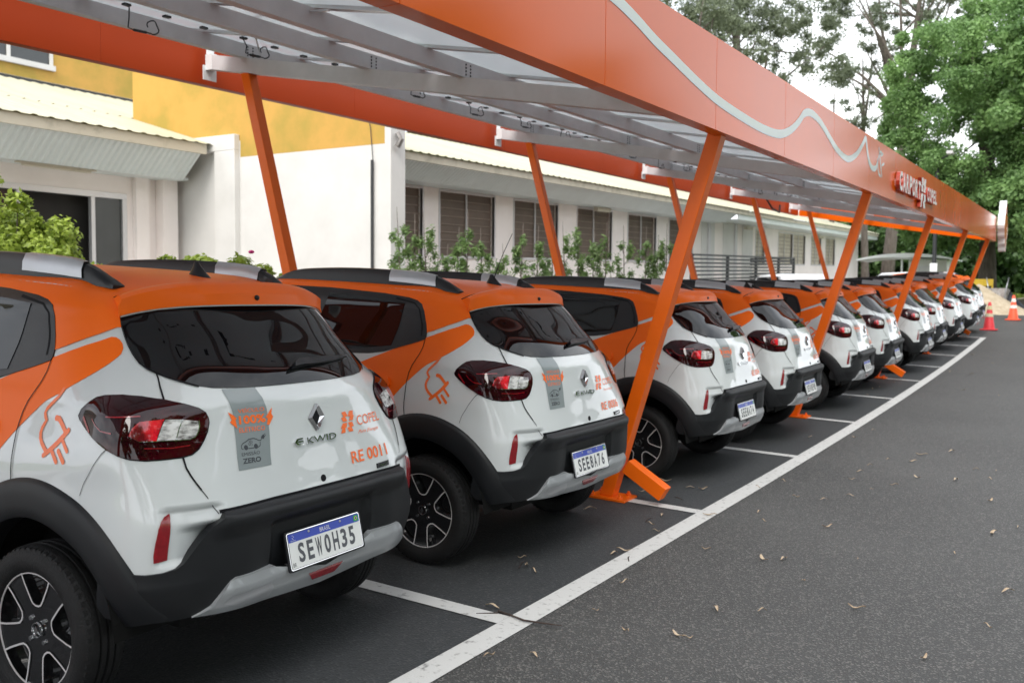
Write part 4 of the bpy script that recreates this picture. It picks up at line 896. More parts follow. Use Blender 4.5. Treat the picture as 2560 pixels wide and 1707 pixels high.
# raised lettering CARPORT (flash logo) COPEL
SL = lambda x: .0160*x
def raised(name, m2, x0, z0, sx, sz, d0=-.180, d1=-.228):
    v, f = m2; P = [(x0+p[0]*sx, z0+p[1]*sz+SL(x0+p[0]*sx)) for p in v]
    from collections import Counter
    ec = Counter(); dr = {}
    for x in f:
        for i in range(len(x)):
            e = (x[i], x[(i+1) % len(x)]); k = tuple(sorted(e)); ec[k] += 1; dr[k] = e
    mb = MB(); mb.add([(p[0], d1, p[1]) for p in P], f); o = mb.build(name, 'signwhite', CP)
    mb = MB()
    for k, c in ec.items():
        if c == 1:
            i, j = dr[k]; mb.add([(P[i][0], d1, P[i][1]), (P[j][0], d1, P[j][1]), (P[j][0], d0, P[j][1]), (P[i][0], d0, P[i][1])], [(0, 1, 2, 3)])
    mb.build('letter_return', 'signred', o)
for ch, xx in zip('CARPORT', np.linspace(8.56, 10.02, 7)): raised('sign_letter', text2d(ch, bold=.035), xx, 2.565, .205, .235)
for ch, xx in zip('COPEL', np.linspace(10.86, 11.66, 5)): raised('sign_letter', text2d(ch, bold=.035), xx, 2.59, .165, .195)
for fx in [[(.0, 1), (.4, 1), (.45, .78), (.3, .76), (.42, .53), (.05, .53), (-.02, .74), (.15, .76)], [(.6, 1), (1, 1), (.9, .78), (1.0, .76), (.85, .53), (.5, .53), (.6, .74), (.48, .76)], [(.0, .47), (.42, .47), (.3, .24), (.2, .22), (.1, 0), (-.12, 0), (.02, .22), (-.1, .24)], [(.55, .47), (.95, .47), (1.0, .24), (.8, .22), (.9, 0), (.5, 0), (.42, .22), (.62, .24)]]:
    raised('sign_letter', poly2d(fx), 10.28, 2.47, .42, .40)
# end sign: big plug-shaped cut-out standing on the fascia end
cxs, czs = 24.02, 3.20+.0; outl = []
for k in range(60):
    t = 2*math.pi*k/60; rr_ = .52+.13*math.cos(4*t)**3+.05*math.cos(2*t); outl.append((cxs+.78*rr_*math.cos(t), czs+1.02*rr_*math.sin(t)*1.08))
m2 = poly2d(outl); v, f = m2; n = len(outl)
mb = MB(); mb.add([(p[0], -.36, p[1]) for p in v], f); es = mb.build('end_sign', 'fascia', CP)
mb = MB()
for k in range(n):
    a_, b_ = outl[k], outl[(k+1) % n]; mb.add([(a_[0], -.363, a_[1]), (b_[0], -.363, b_[1]), (b_[0], -.20, b_[1]), (a_[0], -.20, a_[1])], [(0, 1, 2, 3)])
mb.build('sign_return', 'signwhite', es, smooth=60)
mb = MB(); mb.add([(p[0], -.20, p[1]) for p in v], f); mb.build('sign_back', 'signwhite', es)
mb = MB(); mb.tube([(17.6, 4.1, zc(17.6, 4.1, .1)), (17.9, 4.0, zc(17.9, 4, -.16)), (18.5, 4.0, zc(18.5, 4, -.22)), (18.9, 4.1, zc(18.9, 4.1, -.05))], .022, 8); mb.build('loose_conduit', 'cable', CP, smooth=True)
mb = MB(); mb.tube([(.62, 1.6, zp(.62, 1.6, -.05)), (1.4, 3.1, zc(1.4, 3.1, .30)), (2.55, 4.2, zc(2.5, 4.2, .19))], .007, 6); mb.build('tie_rod', 'alu', CP, smooth=True)
# ------------------------------------------------------------ buildings (they follow the rise of the street)
def BZ(x, k=.020, x0=14.): return k*(x-x0)
def bbox(mb, x0, x1, y0, y1, z0, z1, m=0):
    def q(x, z): return z+BZ(x)
    mb.hexa([(x0, y0, q(x0, z0)), (x1, y0, q(x1, z0)), (x1, y1, q(x1, z0)), (x0, y1, q(x0, z0))], [(x0, y0, q(x0, z1)), (x1, y0, q(x1, z1)), (x1, y1, q(x1, z1)), (x0, y1, q(x0, z1))], m)
    return mb
# --- long low wing
WG = empty('office_wing', (36, 12, gz(36, 12)), 'long low cream building with wide windows and cream metal roof behind the cars', 'building')
wins = [(11.3, 13.94), (14.63, 17.03), (18.02, 20.45), (21.69, 24.09), (25.36, 27.76), (29.0, 31.4)]
far = [(39.6, 41.0), (43.4, 46.0), (46.2, 48.6), (50.0, 52.2), (53.4, 55.7)]
ZS, ZT = 2.235, 3.775
YW = 11.0
def wallrow(ws, xs, xe, top=4.05):
    mb = MB(); bbox(mb, xs, xe, YW, YW+.25, -.2, ZS); bbox(mb, xs, xe, YW, YW+.25, ZT, top); x = xs
    for a_, b_ in ws:
        if a_ > x: bbox(mb, x, a_, YW, YW+.25, ZS, ZT)
        x = b_
    bbox(mb, x, xe, YW, YW+.25, ZS, ZT); return mb
wallrow(wins+far, 9.9, 62.5).build('wall', 'wallpink', WG)
mb = MB(); bbox(mb, 62.5, 62.7, YW, 24, -.2, 4.05); bbox(mb, 9.9, 62.5, 23.8, 24, -.2, 4.05); mb.build('wall', 'wallpink', WG)
for i, (a_, b_) in enumerate(wins+far):
    mb = MB(); f_ = .045
    bbox(mb, a_-.03, b_+.03, YW-.035, YW-.003, ZS-.06, ZS); bbox(mb, a_-.03, b_+.03, YW-.02, YW-.003, ZT, ZT+.045)
    bbox(mb, a_-.045, a_, YW-.02, YW+.06, ZS, ZT); bbox(mb, b_, b_+.045, YW-.02, YW+.06, ZS, ZT)
    xm = (a_+b_)/2; bbox(mb, xm-.02, xm+.02, YW+.04, YW+.07, ZS, ZT)
    fr = mb.build('window', 'galv', WG)
    mb = MB(); bbox(mb, a_, b_, YW+.10, YW+.12, ZS, ZT); mb.build('blind', 'blind' if i < 6 else 'cream', fr)
    mb = MB()
    for k in range(1, 8): z_ = ZS+k*(ZT-ZS)/8; bbox(mb, a_, b_, YW+.075, YW+.099, z_-.012, z_+.012)
    mb.build('blind_rail', 'slat', fr)
# doors and pale panels between the two window groups
mb = MB()
for xx in (32.4, 35.0, 37.6): mb = MB(); bbox(mb, xx, xx+1.5, YW-.03, YW-.004, 0, 3.9); mb.build('panel', 'wallwhite', WG)
mb = MB()
for xx in (33.0, 36.4): mb = MB(); bbox(mb, xx, xx+.25, YW-.10, YW-.034, .2, 3.9); mb.build('pilaster', 'galv', WG)
# slanted corrugated soffit band, gutter board, roof
def corr(x0, x1, yt, zt, yb, zb, step=.12, dep=.035):
    vs = []; fs = []; n = int((x1-x0)/(step/4))
    for i in range(n+1):
        x = x0+(x1-x0)*i/n; d = dep if (i % 4) in (1, 2) else 0
        vs += [(x, yt-d, zt+BZ(x)), (x, yb-d, zb+BZ(x))]
        if i: k = 2*i; fs.append((k-2, k-1, k+1, k))
    return vs, fs
YE = 9.85
mb = MB(); mb.add(*corr(9.9, 33.5, YE, 4.22, YE+.55, 3.83)); mb.build('soffit_band', 'soffit', WG, nofix=True)
mb = MB(); bbox(mb, 33.5, 63, YE, YE+.04, 3.95, 4.22); bbox(mb, 33.5, 63, YE+.04, YW-.02, 3.93, 3.96); bbox(mb, 9.9, 33.5, YE+.55, YW-.02, 3.83, 3.87); mb.build('soffit', 'soffit', WG)
mb = MB(); bbox(mb, 9.87, 63.05, YE-.06, YE-.004, 4.16, 4.32); mb.build('gutter_board', 'cream', WG)
def roofsheet(x0, x1, y0, z0, y1, z1, pitch=.30, h=.018, xr=None):
    vs = []; fs = []; n = int((x1-x0)/(pitch/6)); pat = (0, 0, 0, 0, 1, 1)
    for i in range(n+1):
        x = x0+(x1-x0)*i/n; d = h*pat[i % 6]
        vs += [(x, y0, z0+d+BZ(x)), (x, y1, z1+d+BZ(x))]
        if i: k = 2*i; fs.append((k-2, k, k+1, k-1))
    return vs, fs
mb = MB(); mb.add(*roofsheet(9.87, 21.9, YE-.12, 4.33, 14.9, 5.90)); mb.add(*roofsheet(21.9, 63.1, YE-.12, 4.33, 17.4, 6.7)); mb.build('roof', 'roof', WG, nofix=True)
mb = MB(); mb.add(*roofsheet(21.9, 63.1, 24.5, 4.33, 17.4, 6.7)); mb.build('roof', 'roof', WG, nofix=True)
mb = MB(); mb.hexa([(62.5, 11, 4), (62.7, 11, 4), (62.7, 24, 4), (62.5, 24, 4)], [(62.5, 17.3, 7.55), (62.7, 17.3, 7.55), (62.7, 17.5, 7.55), (62.5, 17.5, 7.55)]); mb.build('gable', 'wallpink', WG)
mb = MB()
for xx in (22.3, 37.0, 50.2): mb = MB(); bbox(mb, xx, xx+.9, YE+.75, YE+.9, 3.70, 3.82); mb.build('bulkhead_lamp', 'cream', WG)
# --- ochre and white hall block with the entrance beside it
HB = empty('hall_block', (10, 12, gz(10, 12)), 'tall ochre yellow and white rendered hall block beside the entrance, behind the first cars', 'building')
XB = 9.5
def pln(x, pts): return [(x, y, z) for y, z in pts]
mb = MB()
mb.add(pln(XB, [(8.47, -.3), (12.12, -.3), (12.12, 4.02), (8.47, 4.02)])+pln(XB+.4, [(8.47, -.3), (12.12, -.3), (12.12, 4.02), (8.47, 4.02)]), [(0, 1, 2, 3), (4, 7, 6, 5), (0, 4, 5, 1), (1, 5, 6, 2), (2, 6, 7, 3), (3, 7, 4, 0)])
mb.build('wall', 'wallwhite', HB)
mb = MB(); mb.box(XB-.004, XB+.4, 8.33, 8.468, -.3, 6.6); mb.build('corner_pier', 'wallwhite', HB)
mb = MB(); mb.box(XB-.003, XB+.4, 12.122, 14.6, -.3, 4.34); mb.build('wall', 'wallwhite', HB)
mb = MB()
mb.box(XB, XB+.4, 8.47, 15.41, 4.022, 6.6); mb.box(XB+.4, 18, 15.2, 15.41, 3.0, 5.0); mb.build('upper_wall', 'yellowwall', HB)
# white portal frame standing proud of the wall
mb = MB(); mb.box(XB-.14, XB-.003, 12.14, 12.72, -.2, 4.15); mb.box(XB-.14, XB-.003, 12.14, 13.50, 4.152, 4.46); mb.build('portal_frame', 'wallwhite', HB, bevel=.01)
mb = MB(); mb.tube([(XB-.05, 8.72, -.1), (XB-.05, 8.72, 3.74)], .028, 8); mb.tube([(XB-.03, 8.72, 3.74), (XB-.02, 8.78, 4.3), (XB-.02, 8.95, 5.0)], .008, 5); mb.build('conduit', 'fence', HB, smooth=True)
mb = MB(); mb.tube([(9.62, 8.28, 4.20), (9.62, 8.20, 4.08), (9.60, 8.27, 3.96)], .05, 8); mb.build('rainwater_head', 'barrow', HB, smooth=True)
# entrance wing to the left
YF = 14.0
mb = MB(); mb.box(-9, 4.8, YF, YF+.25, -.3, 4.2); mb.box(4.8, 8.27, YF, YF+.25, 3.27, 4.2); mb.box(8.27, 9.5, YF, YF+.25, -.3, 4.2); mb.build('entrance_wall', 'wallpink', HB)
mb = MB(); mb.box(8.42, 8.72, YF-.12, YF-.003, -.2, 3.7); mb.build('pilaster', 'wallpink', HB)
mb = MB(); mb.box(8.95, 9.3, YF-.25, YF-.003, -.2, 3.7); mb.build('pilaster', 'wallpink', HB)
mb = MB(); mb.box(4.8, 8.27, YF-.03, YF+.08, 3.16, 3.268); mb.box(8.17, 8.269, YF-.03, YF+.08, 0, 3.158); mb.box(7.50, 7.58, YF-.02, YF+.07, 0, 3.158); mb.box(6.05, 6.13, YF-.02, YF+.07, 0, 3.158); mb.box(7.58, 8.17, YF-.02, YF+.07, 0, .12); mb.box(4.8, 4.9, YF-.03, YF+.08, 0, 3.158)
gd = mb.build('glass_door', 'alu', HB)
mb = MB(); mb.box(7.58, 8.17, YF+.02, YF+.03, .12, 3.158); mb.build('pane', 'winglass', gd)
mb = MB(); mb.box(4.9, 6.05, YF+.02, YF+.03, .12, 3.158); mb.build('pane', 'winglass', gd)
mb = MB(); mb.box(7.42, 7.49, YF-.03, YF+.02, 1.50, 1.68); mb.build('handle', 'signwhite', gd)
mb = MB(); mb.box(4.85, 8.2, YF+.3, YF+.32, 0, 3.25); mb.box(4.7, 4.8, YF+.3, YF+4, 0, 3.3); mb.build('entrance_hall', 'dark', HB)
mb = MB(); mb.box(6.9, 6.94, YF+.27, YF+.295, 0, 1.9); mb.box(7.28, 7.32, YF+.27, YF+.295, 0, 1.9); mb.box(6.9, 7.32, YF+.27, YF+.295, 1.9, 1.94); mb.build('inner_door_frame', 'cream', HB)
vs, fs = [], []
def corr2(x0, x1, yt, zt, yb, zb, shift, step=.13, dep=.035):
    vs = []; fs = []; n = int((x1-x0)/(step/4))
    for i in range(n+1):
        x = x0+(x1-x0)*i/n; d = dep if (i % 4) in (1, 2) else 0
        vs += [(x, yt-d, zt), (x-shift*0, yb-d, zb)]
        if i: k = 2*i; fs.append((k-2, k-1, k+1, k))
    return vs, fs
mb = MB(); mb.add(*corr2(-9, 9.15, 12.88, 4.10, 13.42, 3.60, 0)); mb.build('soffit_band', 'soffit', HB, nofix=True)
mb = MB(); mb.box(-9, 9.3, 13.42, 13.99, 3.61, 3.66); mb.build('soffit', 'soffit', HB)
mb = MB(); mb.box(-9, 9.25, 12.80, 12.86, 4.09, 4.28); mb.build('gutter_board', 'cream', HB)
def rs2(x0, x1, y0, z0, y1, z1, pitch=.30, h=.018):
    vs = []; fs = []; n = int((x1-x0)/(pitch/6)); pat = (0, 0, 0, 0, 1, 1)
    for i in range(n+1):
        x = x0+(x1-x0)*i/n; d = h*pat[i % 6]; vs += [(x, y0, z0+d), (x, y1, z1+d)]
        if i: k = 2*i; fs.append((k-2, k, k+1, k-1))
    return vs, fs
mb = MB(); mb.add(*rs2(-9, 9.49, 12.75, 4.285, 15.43, 5.06)); mb.add(*rs2(-9, 18, 15.43, 5.06, 20.6, 6.56)); mb.build('roof', 'roof', HB, nofix=True)
mb = MB(); mb.box(-9, 18, 20.55, 20.7, 6.45, 6.62); mb.build('ridge_trim', 'fence', HB)
mb = MB(); mb.hexa([(-9, 20.7, 6.55), (18, 20.7, 6.55), (18, 22.4, 7.0), (-9, 22.4, 7.0)], [(-9, 20.7, 6.60), (18, 20.7, 6.60), (18, 22.4, 7.05), (-9, 22.4, 7.05)]); mb.build('upper_roof_sheet', 'satin', HB)
mb = MB(); mb.box(-9, 20, 22.4, 22.6, 4, 11); mb.build('upper_wall', 'yellowwall', HB)
for x0, x1 in ((3.6, 7.2), (8.45, 12.05)):
    mb = MB(); mb.box(x0-.1, x1+.1, 22.30, 22.39, 7.36, 7.50); mb.box(x0, x1, 22.33, 22.39, 9.0, 9.1)
    for xx in np.arange(x0, x1+.01, 1.2): mb.box(xx-.04, xx+.04, 22.325, 22.385, 7.5, 9.0)
    mb.box(x0, x1, 22.335, 22.38, 8.05, 8.12)
    w_ = mb.build('upper_window', 'wallwhite', HB); mb = MB(); mb.box(x0, x1, 22.386, 22.395, 7.5, 9.0); mb.build('pane', 'winglass', w_)
mb = MB(); mb.tube([(5.9, 13.55, 3.56), (7.2, 13.55, 3.56)], .03, 8); mb.box(5.8, 7.3, 13.5, 13.6, 3.575, 3.605); mb.build('tube_lamp', 'cream', HB, smooth=True)
# --- dark slatted metal fence in front of the wing
FN = empty('metal_fence', (32, 9, gz(32, 9)), 'dark horizontal slat metal fence in front of the low wing', 'fence')
zf0 = 1.0
def fz(x): return 2.68+.0215*(x-26.2)
mb = MB()
for x, y_ in ((26.1, 9), (29.75, 9), (33.2, 9), (36.4, 9), (38.8, 9), (38.8, 11.05)):
    mb = MB(); mb.box(x-.05, x+.05, y_-.05, y_+.05, .1, fz(x)); mb.build('post', 'fence', FN)
for k in range(13):
    mb = MB(); h = -.03-k*.135
    mb.hexa([(26.1, 8.93, fz(26.1)+h-.03), (38.8, 8.93, fz(38.8)+h-.03), (38.8, 8.948, fz(38.8)+h-.03), (26.1, 8.948, fz(26.1)+h-.03)], [(26.1, 8.93, fz(26.1)+h+.03), (38.8, 8.93, fz(38.8)+h+.03), (38.8, 8.948, fz(38.8)+h+.03), (26.1, 8.948, fz(26.1)+h+.03)])
    mb.box(38.75, 38.768, 9.05, 11, fz(38.8)+h-.03, fz(38.8)+h+.03)
    mb.build('slat', 'fence', FN)
# ------------------------------------------------------------ ground sheets, painted lines
def sheet(name, x0, x1, y0, y1, m, h, step=.5, kind='structure'):
    nx = max(1, int(math.ceil((x1-x0)/step))); ny = max(1, int(math.ceil((y1-y0)/step))); vs = []; fs = []
    for i in range(nx+1):
        for j in range(ny+1):
            x = x0+(x1-x0)*i/nx; y = y0+(y1-y0)*j/ny; vs.append((x, y, gz(x, y)+h))
    for i in range(nx):
        for j in range(ny): a = i*(ny+1)+j; fs.append((a, a+ny+1, a+ny+2, a+1))
    me = bpy.data.meshes.new(name); me.from_pydata(vs, [], fs); me.materials.append(M[m]); me.polygons.foreach_set('use_smooth', [True]*len(fs))
    o = bpy.data.objects.new(name, me); COL.objects.link(o); o['kind'] = kind; return o
vs = []; fs = []; gx = [-600, -200, -60, -30]+list(np.arange(-15, 60, 1.5))+[64, 80, 120, 250, 700]; gy = [-600, -200, -60, -30]+list(np.arange(-18, 30, 1.5))+[36, 60, 150, 600]
for x in gx:
    for y in gy: vs.append((x, y, gz(x, y)-.03-(0 if -16 < x < 40 else .0)))
for i in range(len(gx)-1):
    for j in range(len(gy)-1): a = i*len(gy)+j; fs.append((a, a+len(gy), a+len(gy)+1, a+1))
me = bpy.data.meshes.new('ground'); me.from_pydata(vs, [], fs); me.materials.append(M['grass']); me.polygons.foreach_set('use_smooth', [True]*len(fs))
o = bpy.data.objects.new('ground', me); COL.objects.link(o); o['kind'] = 'structure'
sheet('road', -15, 34.0, -16, 0, 'road', 0)
sheet('road', 24.55, 34.0, 0, 9, 'road', 0)
sheet('path', 34.2, 66, 5.5, 9, 'concrete', .45, 1)
sheet('parking_lot', -15, 24.55, 0, 6.4, 'lot', 0)
sheet('bounce_pavement', -15, 24.55, 6.5, 8.9, 'concrete', .0)  # hidden ground; pale paving added to bounce light up under the eaves
sheet('planting_bed', -15, 24.55, 8.9, 10.5, 'soil', .0)
sheet('bounce_pavement', -15, 24.55, 10.5, 14, 'concrete', .0)
sheet('bounce_pavement', 24.55, 66, 9.0, 14, 'concrete', .0, 1)
mb = MB()
for x in np.arange(-15, 24.5, 1.0): mb.hexa([(x, 6.4, gz(x, 6.4)-.05), (x+.995, 6.4, gz(x+1, 6.4)-.05), (x+.995, 6.52, gz(x+1, 6.5)-.05), (x, 6.52, gz(x, 6.5)-.05)], [(x, 6.4, gz(x, 6.4)+.12), (x+.995, 6.4, gz(x+1, 6.4)+.12), (x+.995, 6.52, gz(x+1, 6.5)+.12), (x, 6.52, gz(x, 6.5)+.12)])
o = mb.build('kerb', 'concrete'); o['kind'] = 'structure'
mb = MB()
for y in np.arange(-16, 11, 1.0): mb.hexa([(34.0, y, gz(34, y)-.05), (34.15, y, gz(34, y)-.05), (34.15, y+.995, gz(34, y+1)-.05), (34, y+.995, gz(34, y+1)-.05)], [(34.0, y, gz(34, y)+.13), (34.15, y, gz(34, y)+.13), (34.15, y+.995, gz(34, y+1)+.13), (34, y+.995, gz(34, y+1)+.13)])
o = mb.build('kerb', 'concrete'); o['kind'] = 'structure'
sheet('bay_front_line', -4.9, SP*9+.06, -.125, 0, 'line', .004, .5)
for k in range(-1, 10): sheet('bay_line', SP*k-.053, SP*k+.053, .0, 5.0, 'line', .0045, .5)
# ------------------------------------------------------------ foliage
def leaves(centres, radii, n_each, size, squash=1., shell=.75, elong=1.6, droop=0.):
    """leaf-sized folded quads spread through clumps"""
    c = np.repeat(np.array(centres, float), n_each, 0); r = np.repeat(np.array(radii, float), n_each)
    n = len(c); d = rng.normal(size=(n, 3)); d /= np.linalg.norm(d, axis=1, keepdims=True)
    rad = r*(shell+(1-shell)*rng.random(n))*(.65+.35*rng.random(n)); p = c+d*rad[:, None]*np.array([1, 1, squash])
    nn = d*.6+rng.normal(size=(n, 3))*.55+np.array([0, 0, .35]); nn /= np.linalg.norm(nn, axis=1, keepdims=True)
    t = np.cross(nn, rng.normal(size=(n, 3))); t /= np.linalg.norm(t, axis=1, keepdims=True)+1e-9
    t[:, 2] -= droop; t /= np.linalg.norm(t, axis=1, keepdims=True)
    b = np.cross(nn, t); s = size*(.6+.8*rng.random(n))[:, None]
    P0 = p-t*s*elong*.5; P1 = p+b*s*.5+nn*s*.1; P2 = p+t*s*elong*.5; P3 = p-b*s*.5+nn*s*.1
    V = np.stack([P0, P1, P2, P3], 1).reshape(-1, 3); F = np.arange(n*4).reshape(-1, 4)
    return V, F
def fmesh(name, V, F, m, parent, base):
    me = bpy.data.meshes.new(name); V = V-np.array(base); me.vertices.add(len(V)); me.vertices.foreach_set('co', V.ravel())
    me.loops.add(F.size); me.loops.foreach_set('vertex_index', F.ravel()); me.polygons.add(len(F)); me.polygons.foreach_set('loop_start', np.arange(0, F.size, 4)); me.polygons.foreach_set('loop_total', np.full(len(F), 4))
    me.materials.append(M[m]); me.update(calc_edges=True); me.validate()
    o = bpy.data.objects.new(name, me); COL.objects.link(o)
    if parent is not None: o.parent = parent
    return o
def branch_tree(name, base, h, lean, trunk_r, crown, label, cat='tree', group=None, lm='leaf1', bm='bark', leaf=.16, n_each=120, nclump=140, cr=(.5, 1.1), shell=.7, seed=1, limbs=9, fork=.35, sq=.85, droop=0.):
    """crown: list of (cx, cy, cz, rx, ry, rz) relative to base"""
    rd = random.Random(seed); root = empty(name, base, label, cat, group); B = Vector(base)
    tr = MB(); top = B+Vector((lean[0], lean[1], h)); path = [B+(top-B)*t+Vector((math.sin(t*5+seed)*.12*h*.04, math.cos(t*4+seed)*.12*h*.04, 0))*t for t in [0, .15, .35, .55, .75, 1.]]
    path[0] = B-Vector((0, 0, .2)); tr.tube(path, [trunk_r*1.25, trunk_r, trunk_r*.85, trunk_r*.68, trunk_r*.5, trunk_r*.18], 10)
    cents = []; rads = []
    tot = sum((c[3]*c[4]*c[5])**.67 for c in crown)
    for c in crown:
        k = max(3, int(nclump*(c[3]*c[4]*c[5])**.67/tot))
        for _ in range(k):
            while True:
                d = Vector((rd.gauss(0, 1), rd.gauss(0, 1), rd.gauss(0, 1))).normalized()
                break
            q = rd.random()**.4; f_ = .45+.55*q
            cents.append((B.x+c[0]+d.x*c[3]*f_, B.y+c[1]+d.y*c[4]*f_, B.z+c[2]+d.z*c[5]*f_)); rads.append(rd.uniform(*cr)*(1-.25*(f_ > .85)))
    tips = rd.sample(range(len(cents)), min(limbs, len(cents)))
    for ti in tips:
        e = Vector(cents[ti]); t0 = fork+(1-fork)*rd.random()*.8; s0 = B+(top-B)*t0; mid = s0.lerp(e, .5)+Vector((rd.gauss(0, .2), rd.gauss(0, .2), .15*(e-s0).length*.3))
        r0 = trunk_r*(1-t0)*.75+.02; tr.tube([s0, s0.lerp(mid, .5)+Vector((0, 0, .05)), mid, e], [r0, r0*.8, r0*.55, r0*.15], 7)
    tr.build('trunk', bm, root, smooth='all')
    V, F = leaves(cents, rads, n_each, leaf, sq, shell, droop=droop)
    fmesh('crown', V, F, lm, root, base)
    return root
# points worked out from the photograph's perspective
def at(u, v, d):
    k = d/2325.8; return CAMP+_f*d+_r2*((u-1280)*k)-_u2*((v-853.5)*k)
def gat(u, d, dz=0):
    p = at(u, 700, d); return (p.x, p.y, gz(p.x, p.y)+dz)
# big dense green tree on the right
b = gat(2470, 38)
branch_tree('broadleaf_tree', b, 9.5, (.2, .3), .34, [(0, 0, 7.0, 4.4, 4.6, 4.6), (1.6, -1.2, 10.5, 3.6, 3.8, 3.2), (-1.3, 1.7, 5.0, 3.0, 3.2, 2.4), (-1.5, 1.4, 9.2, 2.4, 2.6, 2.6), (.5, -3.0, 6.2, 3.2, 3.0, 4.0), (0, .5, 3.7, 3.4, 3.6, 1.4)],
            'big dense bright green tree at the right edge, towering over the carport end', lm='leaf1', n_each=520, nclump=480, leaf=.078, cr=(.5, 1.0), seed=3, shell=.55, limbs=14)
b = gat(2750, 33)
branch_tree('broadleaf_tree', b, 9.5, (-.3, .2), .34, [(0, 0, 7.5, 4.2, 4.2, 4.8), (0, 1, 3.6, 3.2, 3.4, 1.8)], 'dense green tree whose crown fills the upper right corner of the photo', lm='leaf1', n_each=330, nclump=240, leaf=.10, cr=(.5, 1.0), seed=5, shell=.55)
# eucalyptus with bare fork against the white sky
def gum(u, d, h, lean, rr, crown, label, seed, nc=60, ne=90, leaf=.075, cr=(.35, .8), limbs=16, fork=.35):
    branch_tree('eucalyptus_tree', gat(u, d), h, lean, rr, crown, label, lm='leaf2', bm='bark', n_each=int(ne*2.6), nclump=int(nc*1.6), leaf=leaf, cr=(cr[0]*1.25, cr[1]*1.35), seed=seed, shell=.02, limbs=limbs, fork=fork, sq=.75, group='tall eucalyptus trees behind the carport', droop=.5)
gum(2212, 52, 19, (.3, -1.5), .34, [(0, -1.2, 17.5, 3.0, 4.2, 2.6), (.5, 1.8, 14.0, 2.4, 2.6, 1.5), (0, -3.4, 15.0, 1.8, 1.8, 1.5), (0, 2.6, 17, 1.8, 1.8, 1.5), (0, -.5, 10.5, 1.5, 2.0, 1.5)], 'eucalyptus with dark forked trunk against white sky, beside the big green tree', 11, nc=85, ne=75, leaf=.075, cr=(.3, .75), limbs=22, fork=.45)
gum(2165, 55, 14, (0, .6), .22, [(0, .4, 12.3, 1.6, 2.0, 2.4), (0, 1.0, 9.5, 1.4, 1.5, 1.2), (0, -.8, 16, 1.6, 1.8, 1.5)], 'slim eucalyptus left of the forked one, its top thin and broken', 12, nc=36, ne=60, cr=(.3, .6), limbs=12)
gum(1870, 50, 16, (0, 1), .32, [(0, 0, 13.2, 3.4, 4.2, 2.6), (0, 3.5, 16, 3.2, 3.6, 2.6), (.5, -2.6, 15.2, 2.4, 2.6, 2.0), (0, -3.8, 11.9, 1.8, 1.6, .9)], 'eucalyptus with wide airy crown rising above the middle of the carport edge', 13, nc=120, ne=90, cr=(.45, .95), limbs=20, leaf=.085)
gum(1700, 46, 16, (0, 1), .30, [(0, 1.0, 14.2, 2.8, 3.6, 2.2), (0, 3.5, 15.5, 2.8, 3.0, 2.2), (0, -1.6, 12.9, 1.8, 1.6, 1.1)], 'eucalyptus at the top of the photo, left of the other gum crowns', 14, nc=80, ne=90, cr=(.45, .9), leaf=.085)
gum(2075, 60, 13, (0, 0), .2, [(0, 0, 11.2, 1.6, 1.6, 1.3), (0, -1, 8.9, 1, 1.2, 1.2)], 'small thin eucalyptus sprig low against the sky over the carport edge', 15, nc=14, ne=50, cr=(.3, .55), limbs=8)
# dark trees behind the far end of the lot
fl_ = [(2120, 72, 7.5, 'dark green tree behind the far end of the low wing'), (2195, 68, 7, 'pale-trunked dark green tree left of the kiosk roof, seen under the carport'), (2255, 74, 8, 'dark green tree right behind the white kiosk'), (2320, 66, 8.5, 'dark green tree behind the lamp post, under the carport edge'),
       (2390, 70, 9, 'dark green tree seen below the far end of the carport fascia'), (2450, 60, 8, 'shadowy dark green tree behind the traffic cones'), (2510, 62, 9, 'dark green tree behind the sand heap, near the right edge'), (2580, 64, 9, 'dark green tree cut off by the right edge of the photo')]
for i, (u, d, h, lb) in enumerate(fl_):
    branch_tree('forest_tree', gat(u, d), h*.8, (0, 0), .3, [(0, 0, h*.55, 3.2, 3.6, h*.45), (0, 1.5, h*.3, 2.8, 3.0, h*.28), (0, -1.5, h*.25, 2.8, 2.8, h*.25)], lb, lm='leaf3' if i % 3 else 'leaf1', n_each=130, nclump=75, leaf=.26, cr=(.8, 1.5), seed=20+i, limbs=6, group='dark trees beyond the parking lot')
hd = sheet('hill', 66, 140, -60, 60, 'grass', 0, 8)
# trees on the near side of the road, behind the camera (they show in paint and glass)
for i, (x, y, h) in enumerate([(-9, -11, 15), (-2.0, -13, 16), (4.5, -15, 15), (9.5, -14.5, 14), (14, -16, 12.5), (17.5, -19, 12), (24, -18, 12), (31, -16, 11), (-14, -5, 14)]):
    branch_tree('roadside_tree', (x, y, gz(x, y)), h*.8, (0, 0), .3, [(0, 0, h*.62, 3.9, 3.4, h*.36), (1.5, 0, h*.42, 3.6, 2.8, h*.24)], ['roadside tree behind the camera, nearest the low car plates', 'roadside tree behind the camera, second along the kerb', 'roadside tree across the road from the third car', 'roadside tree across the road from the fourth car', 'roadside tree across the road from the sixth car', 'roadside tree across the road from the seventh car', 'roadside tree across the road from the ninth car', 'roadside tree across the road from the cones', 'roadside tree behind the camera at the near end of the lot'][i], lm='leaf1', n_each=80, nclump=90, leaf=.36, cr=(.7, 1.3), seed=50+i, limbs=8, group='roadside trees across the road')
